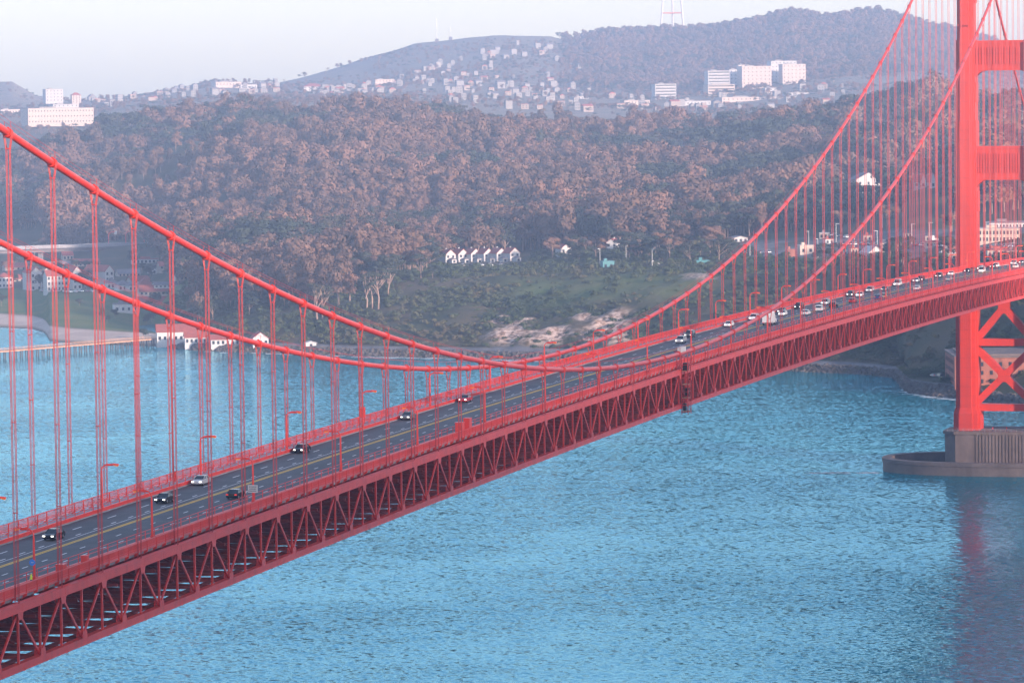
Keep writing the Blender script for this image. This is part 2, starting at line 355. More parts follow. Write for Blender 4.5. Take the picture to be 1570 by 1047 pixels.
# the headland behind the camera, whose shadow lies over the near half of the bridge
def headland():
    SX, SY = .56, .8285
    us = np.linspace(-1100, 2600, 110); ss = np.linspace(-2500, -720, 56); TE = math.tan(SUN_EL)
    shade = lambda u: np.interp(u, [-1100,-700,-560,-500,-430,-200,-100,0,60,101,160,332,600,1100,2000,2600], [-250,-180,-90,30,84,90,92,91,92,93,95,101,105,0,-100,-300])
    top = lambda u: max(0., shade(u)+(1000-.676*u)*TE)        # ridge height whose shadow meets the bridge at 'shade'
    V = []
    for s in ss:
        for u in us:
            t = top(u); k = (s+1000)/(280 if s > -1000 else 1100)
            z = t*max(0, 1-k*k)+ (fbm(s/120., u/120.)[()]-.5)*10*min(1, abs(k))
            x, y = s*SX-u*SY, s*SY+u*SX
            V.append((x, y, min(z, 120 if (math.hypot(x-CX, y-CY) < 160) else 999)-4))
    n = len(us); Fc = [(i*n+j, i*n+j+1, (i+1)*n+j+1, (i+1)*n+j) for i in range(len(ss)-1) for j in range(n-1)]
    mm = bpy.data.meshes.new('headland'); mm.from_pydata(V, [], Fc)
    mm.materials.append(mat('headland_scrub', (.06, .07, .03), .95, col2=(.12, .10, .05), vscale=.02))
    tag(link('headland', mm), 'grassy headland hill behind the viewpoint', None, kind='structure')
headland()

# ------------------------------------------------------------------ water
def water_mat():
    mt = bpy.data.materials.new('sea_water'); mt.use_nodes = True; n = mt.node_tree; b = n.nodes['Principled BSDF']
    b.inputs['Base Color'].default_value = (.0, .165, .26, 1); b.inputs['Roughness'].default_value = .09; b.inputs['IOR'].default_value = 1.33; b.inputs['Specular Tint'].default_value = (.42, .78, 1.0, 1); b.inputs['Specular IOR Level'].default_value = .15
    g = n.nodes.new('ShaderNodeNewGeometry')
    def vm(op, a, c=None):
        k = n.nodes.new('ShaderNodeVectorMath'); k.operation = op; n.links.new(a, k.inputs[0])
        if c is not None:
            if isinstance(c, tuple): k.inputs[1].default_value = c
            else: n.links.new(c, k.inputs[1])
        return k
    def lay(sc, rz, det, amp):
        mp = n.nodes.new('ShaderNodeMapping'); mp.inputs['Scale'].default_value = sc; mp.inputs['Rotation'].default_value = (0, 0, rz)
        t = n.nodes.new('ShaderNodeTexNoise'); t.inputs['Scale'].default_value = 1; t.inputs['Detail'].default_value = det; t.inputs['Roughness'].default_value = .62
        t.inputs['Distortion'].default_value = .4
        n.links.new(g.outputs['Position'], mp.inputs['Vector']); n.links.new(mp.outputs[0], t.inputs['Vector'])
        return vm('MULTIPLY', vm('SUBTRACT', t.outputs['Color'], (.5, .5, .5)).outputs[0], (amp, amp*.7, 0)).outputs[0]
    wp = n.nodes.new('ShaderNodeTexNoise'); wp.inputs['Scale'].default_value = .006; wp.inputs['Detail'].default_value = 4
    n.links.new(g.outputs['Position'], wp.inputs['Vector'])
    wr = n.nodes.new('ShaderNodeMapRange'); wr.inputs['From Min'].default_value = .35; wr.inputs['From Max'].default_value = .65; wr.inputs['To Min'].default_value = .5; wr.inputs['To Max'].default_value = 1.4
    n.links.new(wp.outputs['Fac'], wr.inputs['Value'])
    s_ = vm('ADD', lay((.12, .06, 1), .5, 3, .22), lay((.75, .42, 1), -.25, 5, .85)).outputs[0]
    sc = n.nodes.new('ShaderNodeVectorMath'); sc.operation = 'SCALE'; n.links.new(s_, sc.inputs[0]); n.links.new(wr.outputs[0], sc.inputs['Scale'])
    p = vm('NORMALIZE', vm('ADD', sc.outputs[0], (0, 0, 1)).outputs[0]).outputs[0]
    n.nodes.remove(b); om = n.nodes['Material Output']
    df = n.nodes.new('ShaderNodeBsdfDiffuse'); df.inputs['Color'].default_value = (0, .165, .215, 1)
    gl = n.nodes.new('ShaderNodeBsdfGlossy'); gl.inputs['Color'].default_value = (.52, .87, 1.0, 1); gl.inputs['Roughness'].default_value = .06
    fr = n.nodes.new('ShaderNodeFresnel'); fr.inputs['IOR'].default_value = 1.33; ms = n.nodes.new('ShaderNodeMixShader')
    for k in (df, gl, fr): n.links.new(p, k.inputs['Normal'])
    n.links.new(fr.outputs[0], ms.inputs[0]); n.links.new(df.outputs[0], ms.inputs[1]); n.links.new(gl.outputs[0], ms.inputs[2]); n.links.new(ms.outputs[0], om.inputs[0])
    return mt
wm = MB(); X0, X1, Y0, Y1 = -3600, 9350, -4600, 5600
wm.add([(X0, Y0, 0), (X1, Y0, 0), (X1, Y1, 0), (X0, Y1, 0)], [(0, 1, 2, 3)])
o = wm.build('water', water_mat()); tag(o, 'rippled blue green strait under the bridge', None, kind='structure')

# ------------------------------------------------------------------ haze
def haze():
    b = MB(); b.box(((X0+X1)/2, (Y0+Y1)/2, 294), (X1-X0+100, Y1-Y0+100, 632))
    mt = bpy.data.materials.new('haze_air'); mt.use_nodes = True; n = mt.node_tree; n.nodes.clear()
    o_ = n.nodes.new('ShaderNodeOutputMaterial'); pv = n.nodes.new('ShaderNodeVolumePrincipled')
    pv.inputs['Color'].default_value = (.47, .66, 1.0, 1); pv.inputs['Density'].default_value = HAZE; pv.inputs['Anisotropy'].default_value = .0
    n.links.new(pv.outputs[0], o_.inputs['Volume'])
    o = b.build('haze', mt); tag(o, 'pale blue sea haze over the strait and hills', None, kind='stuff')
haze()

# ------------------------------------------------------------------ trees
def leaf_cloud(rng, lobes, n, size, flat=.0):
    V = []; Fc = []
    vol = np.array([l[3]**2 for l in lobes]); pick = rng.choice(len(lobes), n, p=vol/vol.sum())
    d = rng.normal(size=(n, 3)); d /= np.linalg.norm(d, axis=1)[:, None]; d[:, 2] = np.where(d[:, 2] < -.35, -d[:, 2]*.6, d[:, 2])
    L = np.array(lobes)[pick]
    r = L[:, 3]*(.72+.33*rng.random(n))
    P = L[:, :3]+d*r[:, None]*np.stack([np.ones(n), np.ones(n), L[:, 4]], -1)
    nrm = d+rng.normal(size=(n, 3))*.30; nrm /= np.linalg.norm(nrm, axis=1)[:, None]
    t = np.cross(nrm, rng.normal(size=(n, 3))); t /= np.linalg.norm(t, axis=1)[:, None]; b = np.cross(nrm, t)
    s = size*(.55+.9*rng.random(n))[:, None]; k = (.45+.4*rng.random(n))[:, None]
    Q = np.stack([P-t*s*.5, P-b*s*k*.5, P+t*s*.5, P+b*s*k*.5], 1).reshape(-1, 3)
    NRM = np.repeat(d*.85+nrm*.3+np.array([0, 0, .15]), 4, 0); NRM /= np.linalg.norm(NRM, axis=1)[:, None]
    leaf_cloud.normals = NRM
    return Q, np.arange(4*n).reshape(-1, 4)
def tree_parts(seed, h, rad, style, n, leaf):
    rng = np.random.default_rng(seed); tr = MB(); lobes = []
    lean = rng.normal(size=2)*.03*h
    base = {'euc': .38, 'cyp': .30, 'round': .22, 'scrub': .1}[style]
    nl = {'euc': 10, 'cyp': 9, 'round': 8, 'scrub': 5}[style]
    for i in range(nl):
        t = (i+.5)/nl; an = rng.random()*6.283
        if style == 'euc':
            zz = h*(base+(.90-base)*t); rr = rad*(.35+.5*math.sin(math.pi*min(1, .25+t*.7))); off = rad*.55*rng.random()
            lr = rad*(.40+.22*rng.random()); sq = .8
        elif style == 'cyp':
            zz = h*(.55+.36*rng.random()); off = rad*(.15+.7*math.sqrt(rng.random())); lr = rad*(.30+.16*rng.random()); sq = .55
        else:
            zz = h*(base+.25+.45*rng.random()); off = rad*.6*math.sqrt(rng.random()); lr = rad*(.42+.2*rng.random()); sq = .8
        lobes.append((lean[0]*t+off*math.cos(an), lean[1]*t+off*math.sin(an), zz, lr, sq))
    r0 = h*.018
    top = (lean[0]*.8, lean[1]*.8, h*.75)
    tr.tube([(0, 0, -1.5), (lean[0]*.3, lean[1]*.3, h*.3), (lean[0]*.55, lean[1]*.55, h*.55), top], [r0*1.3, r0, r0*.75, r0*.3], 6)
    for l in lobes[:6]:
        f = .25+.25*rng.random()
        tr.tube([(lean[0]*f, lean[1]*f, h*f), (l[0]*.6, l[1]*.6, h*f+(l[2]-h*f)*.6), l[:3]], [r0*.6, r0*.42, r0*.2], 5)
    Q, Fq = leaf_cloud(rng, lobes, n, leaf)
    return tr, Q, Fq
def soft(me, nt_, nrm):
    me.polygons.foreach_set('use_smooth', [True]*len(me.polygons)); me.update()
    allN = np.zeros((len(me.vertices), 3)); me.vertices.foreach_get('normal', flat := np.zeros(len(me.vertices)*3)); allN[:] = flat.reshape(-1, 3)
    allN[nt_:nt_+len(nrm)] = nrm
    me.normals_split_custom_set_from_vertices(allN.tolist())
def proto_mesh(name, seed, h, rad, style, n, leaf, lm, trunk=True):
    tr, Q, Fq = tree_parts(seed, h, rad, style, n, leaf)
    if not trunk: tr = MB()
    o = len(tr.v)
    me = bpy.data.meshes.new(name); me.from_pydata(tr.v+Q.tolist(), [], [tuple(f) for f in tr.f]+(Fq+o).tolist())
    me.materials.append(M['trunk']); me.materials.append(M[lm])
    me.polygons.foreach_set('material_index', [0]*len(tr.f)+[1]*len(Fq))
    soft(me, o, leaf_cloud.normals); return me
def scatter(name, label, pts, rz, sc, ids, meshes, tilt=0):
    """one mass of instances (stuff)"""
    c = bpy.data.collections.new(name+'_kinds')
    for i, me in enumerate(meshes): c.objects.link(bpy.data.objects.new('%s_kind_%02d' % (name, i), me))
    me = bpy.data.meshes.new(name); me.from_pydata(np.asarray(pts).tolist(), [], [])
    n = len(pts)
    a = me.attributes.new('rot', 'FLOAT_VECTOR', 'POINT'); R = np.zeros((n, 3)); R[:, 2] = rz; R[:, :2] = RNG.normal(size=(n, 2))*tilt; a.data.foreach_set('vector', R.reshape(-1).astype(np.float32))
    a = me.attributes.new('scl', 'FLOAT_VECTOR', 'POINT'); a.data.foreach_set('vector', np.asarray(sc, dtype=np.float32).reshape(-1))
    a = me.attributes.new('ids', 'INT', 'POINT'); a.data.foreach_set('value', np.asarray(ids, dtype=np.int32))
    o = link(name, me); md = o.modifiers.new('scatter', 'NODES')
    g = bpy.data.node_groups.new(name+'_nodes', 'GeometryNodeTree'); md.node_group = g
    g.interface.new_socket('Geometry', in_out='INPUT', socket_type='NodeSocketGeometry'); g.interface.new_socket('Geometry', in_out='OUTPUT', socket_type='NodeSocketGeometry')
    N = g.nodes; gi = N.new('NodeGroupInput'); go = N.new('NodeGroupOutput'); ins = N.new('GeometryNodeInstanceOnPoints'); ci = N.new('GeometryNodeCollectionInfo')
    ci.inputs['Collection'].default_value = c; ci.inputs['Separate Children'].default_value = True; ci.inputs['Reset Children'].default_value = True
    ins.inputs['Pick Instance'].default_value = True
    def na(nm, ty):
        k = N.new('GeometryNodeInputNamedAttribute'); k.data_type = ty; k.inputs['Name'].default_value = nm; return k.outputs['Attribute']
    g.links.new(gi.outputs[0], ins.inputs['Points']); g.links.new(ci.outputs[0], ins.inputs['Instance'])
    g.links.new(na('ids', 'INT'), ins.inputs['Instance Index']); g.links.new(na('rot', 'FLOAT_VECTOR'), ins.inputs['Rotation']); g.links.new(na('scl', 'FLOAT_VECTOR'), ins.inputs['Scale'])
    g.links.new(ins.outputs[0], go.inputs[0])
    return tag(o, label, None, kind='stuff')

FOREST = [proto_mesh('forest_tree', 100+i, 21, 8.2, 'euc', 640, 1.7, 'leaf_euc') for i in range(6)] + \
         [proto_mesh('forest_tree', 200+i, 17, 9.0, 'cyp', 600, 1.5, 'leaf_dark') for i in range(4)] + \
         [proto_mesh('forest_tree', 300+i, 15, 6.5, 'round', 480, 1.3, 'leaf_euc' if i else 'leaf_dark') for i in range(3)]
def polar_pts(n, a0, a1, d_lo, d_hi):
    a = RNG.uniform(a0, a1, n); dd = np.sqrt(RNG.uniform(d_lo**2, d_hi**2, n))
    t = YAW-np.arctan((a-785)/FPX)
    return a, dd, CX+dd*np.cos(t), CY+dd*np.sin(t)
def forest():
    a, d, x, y = polar_pts(34000, -420, 1990, 2380, 4150)
    rel = d-_d0(a)
    lo = ip(a, [(-700,1010),(150,960),(240,800),(275,330),(300,110),(430,120),(560,190),(640,300),(690,430),(800,450),(1000,450),(1100,470),(1200,500),(1570,520),(2300,520)])
    lo = lo+(fbm(x/60., y/60., 3)-.5)*120
    keep = (rel > lo) & (rel < 1840)
    # clearings
    keep &= ~((np.abs(a-255) < 125) & (np.abs(rel-(1400-a*.12)) < 75))
    for px_, py_, ha in ((1326, 299, 40), (1420, 288, 42), (864, 396, 16), (941, 387, 16), (790, 366, 12)):
        q_, dq = hit(px_, py_); rq = dq-float(_d0(acol(q_[0], q_[1])))
        keep &= ~((np.abs(a-px_) < ha) & (rel > rq-(330 if px_ > 1200 else 200)) & (rel < rq+40))
    dens = fbm(x/110.+9, y/110., 3)
    keep &= RNG.random(len(a)) < np.clip(.75+(dens-.45)*3.6, .2, 1.0)
    a, d, x, y, rel = a[keep], d[keep], x[keep], y[keep], rel[keep]
    z = H(x, y); n = len(a)
    kind = fbm(x/140.+40, y/140.+3, 3)+RNG.normal(size=n)*.06
    lowz = np.clip((950-rel)/500, 0, .35)
    ids = np.where(kind+lowz*.4 < .45, RNG.integers(0, 6, n), np.where(kind < .60, RNG.integers(10, 13, n), RNG.integers(6, 10, n)))
    s = .12+1.75*fbm(x/90.+5, y/90.+8, 2)+RNG.normal(size=n)*.12; s = np.clip(s, .5, 1.45)
    S = np.stack([s*RNG.uniform(.85, 1.2, n), s*RNG.uniform(.85, 1.2, n), s*RNG.uniform(.85, 1.15, n)], -1)
    print('forest', n)
    scatter('forest', 'dense wood of rust tinted and dark green trees covering the hill', np.stack([x, y, z-.5], -1), RNG.uniform(0, 6.28, n), S, ids, FOREST, .04)
    # far wood on the hazy mountain
    a, d, x, y = polar_pts(17000, 820, 1700, 6350, 7700)
    keep = RNG.random(len(a)) < np.clip((a-860)/70, .0, 1)
    a, d, x, y = a[keep], d[keep], x[keep], y[keep]; z = H(x, y); n = len(a)
    s = RNG.uniform(.45, .95, n)
    scatter('mountain_wood', 'pale hazy wood covering the far mountain', np.stack([x, y, z-1], -1), RNG.uniform(0, 6.28, n), np.stack([s, s, s], -1), RNG.integers(0, 13, n), FOREST, .04)
forest()
def hill_trees():
    a, d, x, y = polar_pts(15000, -200, 1650, 5150, 7420)
    keep = RNG.random(len(a)) < np.where((a > 900) & (d > 6400), 0, np.clip((fbm(x/160., y/160., 3)-.40)*4, .05, .85))
    x, y = x[keep], y[keep]; n = len(x); z = H(x, y); s = RNG.uniform(.28, .58, n)
    scatter('hill_trees', 'scattered small trees and hedges among the far hazy houses', np.stack([x, y, z-.5], -1), RNG.uniform(0, 6.28, n), np.stack([s, s, s*.8], -1), RNG.integers(0, 13, n), FOREST, .04)
hill_trees()
SHRUB = [proto_mesh('shrub', 400+i, 2.4, 2.2, 'scrub', 150, .6, 'leaf_scrub', False) for i in range(5)]
def scrub():
    a, d, x, y = polar_pts(60000, -60, 1700, 1900, 2700)
    rel = d-_d0(a)
    keep = (a > 255) & (rel > 24) & (rel < ip(a, [(255,330),(640,400),(690,330),(800,330),(830,470),(1100,470),(1180,300),(1250,230),(1700,330)]))
    cl = bump01(a, 715, 1010, 40)*bump01(rel, 20, 85, 12)
    gr = bump01(a, 770, 1100, 40)*bump01(rel, 95, 200, 25)
    p = np.clip(fbm(x/35., y/35., 3)*2.1-.35, 0.1, 1)*(1-.35*cl)*(1-.55*gr)
    keep &= RNG.random(len(a)) < p
    x, y = x[keep], y[keep]; n = len(x); z = H(x, y); s = .45+1.3*RNG.random(n)**2.2
    print('scrub', n)
    scatter('coastal_scrub', 'low green scrub and bushes covering the coastal bluff', np.stack([x, y, z-.3], -1), RNG.uniform(0, 6.28, n), np.stack([s, s, s*RNG.uniform(.6, 1.1, n)], -1), RNG.integers(0, 5, n), SHRUB)
scrub()

# ------------------------------------------------------------------ suspension bridge
PN, HW = 15.24, 13.716
zcab = lambda x: 85.217+3.41268e-4*x*x
zb = lambda x: 73.108-1.62917e-5*x*x            # underside of the bottom chord
ztop = lambda x: zb(x)+8.609                    # top of the top chord
zroad = lambda x: zb(x)+9.16
slope = lambda x: -2*1.62917e-5*x
XN, XS = -540.0, 1190.0
TOWX = 640.08
def zside(x):                                   # side span cable beyond the tower
    t = (x-TOWX)/343.0
    return 225.0+(66.0-225.0)*t+4*12.5*t*(t-1)
zc_any = lambda x: zcab(x) if x <= TOWX else zside(x)

bridge = thing('suspension_bridge', 'long orange red suspension bridge deck with cables crossing the strait', 'bridge', (0, 0, 0))
xs = np.arange(XN, XS+.1, 7.62)
def strip(name, y0, y1, dz0, dz1, m_, x0=XN, x1=XS, parent=bridge, step=7.62):
    """bar with a rectangular section following the deck line"""
    b = MB(); X = np.linspace(x0, x1, max(2, int((x1-x0)/step)+1))
    for x in X:
        z = zroad(x); b.v += [(x, y0, z+dz0), (x, y1, z+dz0), (x, y1, z+dz1), (x, y0, z+dz1)]
    for i in range(len(X)-1):
        A = 4*i; Bq = A+4
        b.f += [(A, A+1, Bq+1, Bq), (A+1, A+2, Bq+2, Bq+1), (A+2, A+3, Bq+3, Bq+2), (A+3, A, Bq, Bq+3)]
    b.f += [(3, 2, 1, 0), (len(b.v)-4, len(b.v)-3, len(b.v)-2, len(b.v)-1)]; b.m = [0]*len(b.f)
    return b.build(name, M[m_], parent)
road = strip('roadway', -9.4, 9.4, -.45, 0, 'asphalt')
strip('sidewalk', -12.75, -9.4, -.40, .16, 'walk'); strip('sidewalk', 9.4, 13.0, -.40, .22, 'walk')
strip('kerb_beam', -9.75, -9.404, .16, .42, 'red'); strip('kerb_beam', 9.404, 9.75, .22, .75, 'red')
strip('centre_line', .30, .54, .004, .008, 'yellow_line', parent=road); strip('centre_line', .74, .98, .004, .008, 'yellow_line', parent=road)
strip('edge_line', 2.35, 2.47, .004, .008, 'white_line', parent=road, x1=700)
strip('edge_line', -9.1, -9.0, .004, .008, 'white_line', parent=road, x1=700)
# lane dashes: nearest 300 as pieces, the far ones joined
dm = {}
for L in (2.1, 3.6):
    b = MB(); b.box((0, 0, .006), (L, .2, .004)); dm[L] = b.mesh('lane_dash', M['white_line'])
dl = []
for y, sp, L in ((6.15, 14.63, 3.6), (3.2, 7.315, 2.1), (-2.95, 7.315, 2.1), (-6.0, 7.315, 2.1)):
    k = math.ceil((-470+307.5)/sp)
    x = -307.5-sp*22
    while x < 1100: dl.append((x, y, L)); x += sp
dl = sorted(t for t in dl if t[0] > -480)
far = MB()
for i, (x, y, L) in enumerate(dl):
    if i < 290: link('lane_dash', dm[L], road, (x, y, zroad(x)), (0, -math.atan(slope(x)), 0))
    else: far.box((x, y, zroad(x)+.006), (L, .2, .004))
tag(far.build('far_lane_dashes', M['white_line'], road), kind='stuff')

jm = MB(); jm.box((0, 0, .005), (.22, 18.6, .003)); jm = jm.mesh('expansion_joint', M['black'])
for k in range(-30, 60, 3): link('expansion_joint', jm, road, (k*PN+7.6, 0, zroad(k*PN+7.6)), (0, -math.atan(slope(k*PN)), 0))
# chords
def chord(name, y, off0, off1, wd, fl):
    b = MB(); X = np.arange(XN, XS+.1, 15.24)
    for s0, s1, e0, e1 in ((-wd/2, wd/2, off0, off1), (-wd/2-.06, wd/2+.06, off1-.07, off1+.02), (-wd/2-.05, wd/2+.05, off0-.02, off0+.06))[:3 if fl else 1]:
        for i in range(len(X)-1):
            x0, x1 = X[i]+.02, X[i+1]-.02
            P = [(x, y+s, zb(x)+e) for x in (x0, x1) for s, e in ((s0, e0), (s1, e0), (s1, e1), (s0, e1))]
            b.add(P, [(3, 2, 1, 0), (4, 5, 6, 7), (0, 1, 5, 4), (1, 2, 6, 5), (2, 3, 7, 6), (3, 0, 4, 7)])
            if fl: b.box(((x0+x1)/2, y-wd/2-.012, zb(x0)+(e0+e1)/2), (.5, .02, (e1-e0)*.8))
    return b.build(name, M['red'], bridge)
chord('top_chord', -HW, 7.50, 8.609, .86, True); chord('bottom_chord', -HW, 0, .95, .86, True)
chord('top_chord', HW, 7.50, 8.609, .86, False); chord('bottom_chord', HW, 0, .95, .86, False)
# truss web: verticals each half panel, diagonals as W, gusset plates
vm = MB(); vm.box((0, -.02, 0), (.22, .24, 6.6)); vm.box((0, -.16, 0), (.32, .04, 6.6)); vm = vm.mesh('truss_vertical', M['red'])
def diag(sg):
    b = MB(); p, q = (-sg*3.81+sg*.35, 0, -3.0), (sg*3.81-sg*.42, 0, 3.0)
    b.beam(p, q, .24, .2)
    b.beam((p[0], -.13, p[2]), (q[0], -.13, q[2]), .36, .05)
    return b.mesh('truss_diagonal', M['red'])
dgm = {s: diag(s) for s in (1, -1)}
def gus(top):
    b = MB(); s = 1 if top else -1
    poly = [(-1.0, 0), (1.0, 0), (.72, -1.05), (-.72, -1.05)] if top else [(-.75, 1.0), (-.95, 0), (.95, 0), (.75, 1.0)]
    for yy in (-.455, .425):
        v = [(x, yy, z) for x, z in poly]+[(x, yy+.03, z) for x, z in poly]
        b.add(v, [(0, 1, 2, 3), (7, 6, 5, 4), (0, 4, 5, 1), (1, 5, 6, 2), (2, 6, 7, 3), (3, 7, 4, 0)])
    return b.mesh('gusset_plate', M['red'])
gt, gb = gus(True), gus(False)
farw = MB()
n0, n1 = math.ceil(XN/PN), math.floor(XS/PN)
for k in range(2*n0, 2*n1+1):
    x = k*PN/2; z = zb(x)
    if x < 900:
        link('truss_vertical', vm, bridge, (x, -HW, z+4.22))
        if k % 2 == 0: link('gusset_plate', gt, bridge, (x, -HW, z+7.6), (0, -math.atan(slope(x)), 0))
        else: link('gusset_plate', gb, bridge, (x, -HW, z+.85), (0, -math.atan(slope(x)), 0))
        xm = x+3.81; link('truss_diagonal', dgm[1 if k % 2 else -1], bridge, (xm, -HW, zb(xm)+4.22))
    farw.box((x, HW, z+4.22), (.26, .3, 6.6))
    sg = 1 if k % 2 else -1; xm = x+3.81; zm = zb(xm)+4.22
    farw.beam((xm-sg*3.5, HW, zm-3), (xm+sg*3.5, HW, zm+3), .3, .3)
    if x >= 900:
        farw.box((x, -HW, z+4.22), (.26, .66, 6.6)); farw.beam((xm-sg*3.5, -HW, zm-3), (xm+sg*3.5, -HW, zm+3), .34, .62)
tag(farw.build('rear_truss_web', M['shaded_grimy_red'], bridge), kind='stuff')
# floor beams under the roadway (deep cross trusses) and the lower wind bracing
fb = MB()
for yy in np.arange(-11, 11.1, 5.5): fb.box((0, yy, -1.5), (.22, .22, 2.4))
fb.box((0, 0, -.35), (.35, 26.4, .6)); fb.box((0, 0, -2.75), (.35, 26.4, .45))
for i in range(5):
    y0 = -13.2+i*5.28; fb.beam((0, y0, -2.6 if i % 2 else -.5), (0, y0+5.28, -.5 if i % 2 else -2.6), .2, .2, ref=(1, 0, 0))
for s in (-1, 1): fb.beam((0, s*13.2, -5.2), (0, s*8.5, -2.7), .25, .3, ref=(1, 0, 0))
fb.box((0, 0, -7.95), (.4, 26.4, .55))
fb = fb.mesh('floor_beam', M['shaded_grimy_red'])
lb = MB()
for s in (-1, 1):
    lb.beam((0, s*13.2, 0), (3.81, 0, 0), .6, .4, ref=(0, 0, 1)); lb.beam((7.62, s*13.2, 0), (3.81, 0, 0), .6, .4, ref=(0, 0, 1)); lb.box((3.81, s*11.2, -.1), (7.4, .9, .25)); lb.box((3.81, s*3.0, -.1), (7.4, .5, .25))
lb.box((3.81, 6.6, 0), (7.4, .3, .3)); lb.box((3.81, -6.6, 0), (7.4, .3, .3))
lb = lb.mesh('wind_brace', M['shaded_grimy_red'])
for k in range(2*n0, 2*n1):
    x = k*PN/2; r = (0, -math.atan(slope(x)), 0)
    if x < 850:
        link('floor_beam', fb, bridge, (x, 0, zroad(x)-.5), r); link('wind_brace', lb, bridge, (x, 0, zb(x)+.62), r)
for y in np.arange(-8, 8.1, 2.0): strip('stringer', y-.15, y+.15, -1.05, -.46, 'shaded_grimy_red', step=15.24)
# outer railings: panels on the west side are pieces, the far side is joined
def rail_panel(b, dx=0, dy=0, dz=0, n=15):
    b.box((dx, dy, dz+1.46), (3.81, .16, .10)); b.box((dx, dy, dz+.20), (3.81, .10, .10))
    b.box((dx-1.84, dy, dz+.72), (.13, .2, 1.5))
    for i in range(n): b.box((dx-1.66+3.4*i/(n-1), dy, dz+.90), (.11, .05, 1.04))
    b.box((dx, dy-.03, dz+.42), (3.5, .03, .16)); b.box((dx, dy-.03, dz+.68), (3.5, .03, .07))
    b.beam((dx-1.84, dy+.75, dz-.45), (dx-1.84, dy-.02, dz+.02), .14, .30, ref=(0, 0, 1))
rb = MB(); rail_panel(rb); rbm = rb.mesh('railing_panel', M['red'])
fr = MB(); i = 0
x = -470.0
while x < 1180:
    r = -math.atan(slope(x))
    if x < 650: link('railing_panel', rbm, bridge, (x, -13.25, zroad(x)), (0, r, 0))
    else: rail_panel(fr, x, -13.25, zroad(x), 7)
    rail_panel(fr, x, 13.35, zroad(x)+.12, 9)
    x += 3.81
tag(fr.build('rear_railing', M['red'], bridge), kind='stuff')
# guard fence between the roadway and the footpath: thin posts with cables, and a low barrier on the far side
gf = MB()
for x in np.arange(-470, 900, 3.81):
    gf.box((x, -9.6, zroad(x)+.85), (.09, .09, 1.5)); gf.box((x, 9.6, zroad(x)+1.0), (.10, .10, .9))
tag(gf.build('guard_posts', M['red'], bridge), kind='stuff')
for y, z in ((-9.6, 1.55), (-9.6, 1.05), (9.6, 1.42), (9.6, 1.1)): strip('guard_rail', y-.03, y+.03, z-.03, z+.03, 'red', x1=900)

# main cables, hand ropes, bands and suspenders
def cable(y):
    X = np.concatenate([np.arange(XN, TOWX, 3.81), [TOWX], np.arange(TOWX+7, 960, 7.0)])
    b = MB(); b.tube([(x, y, zc_any(x)) for x in X], .47, 14); c = b.build('main_cable', M['cable'], bridge, True)
    for s in (-.42, .42):
        b = MB(); b.tube([(x, y+s, zc_any(x)+1.42) for x in X], .022, 4); b.build('hand_rope', M['rope'], c)
for y in (-HW, HW): cable(y)
bd = MB()
bd.tube([(-.42, 0, 0), (.42, 0, 0)], .56, 14); bd.tube([(-.36, 0, 0), (-.28, 0, 0)], .63, 14); bd.tube([(.28, 0, 0), (.36, 0, 0)], .63, 14)
bd.box((0, 0, .6), (.3, .24, .28))
bdm = bd.mesh('cable_band', M['cable'])
pk = MB()                                        # the ropes spreading over the band, with their collar, and the hand rope posts
for sx in (-.2, .2):
    for sy in (-1, 1):
        pk.tube([(sx*1.1, sy*.56, .1), (sx*1.05, sy*.50, -.45), (sx, sy*.23, -2.0)], .06, 6)
pk.box((0, 0, -2.0), (.56, .62, .14))
for sy in (-.42, .42): pk.box((0, sy, .95), (.05, .05, 1.0))
pkm = pk.mesh('rope_fork', M['rope'])
sm = MB()
for sx in (-.2, .2):
    for sy in (-.23, .23): sm.tube([(sx, sy, 0), (sx, sy, 1)], .046, 6, cap=False)
sm = sm.mesh('suspender', M['rope'], True)
sc_ = MB(); sc_.box((0, 0, 0), (.5, .56, .10)); scm = sc_.mesh('rope_spacer', M['rope'])
for y in (-HW, HW):
    for n in range(-34, 62):
        x = n*PN
        if abs(x-TOWX) < 8: continue
        z = zc_any(x); zt = ztop(x)
        dz = (zc_any(x+1)-zc_any(x-1))/2
        if z < zt+.8: continue
        link('cable_band', bdm, bridge, (x, y, z), (0, -math.atan(dz), 0))
        h = z-2.0-zt
        if h > .4:
            link('rope_fork', pkm, bridge, (x, y, z))
            su = link('suspender', sm, bridge, (x, y, zt), None, (1, 1, h))
            kk = int(h//12)
            for q in range(kk):
                if x < 420: link('rope_spacer', scm, bridge, (x, y, zt+h*(q+1)/(kk+1)))
        else:
            su = link('suspender', sm, bridge, (x, y, zt), None, (1, 1, z-zt))

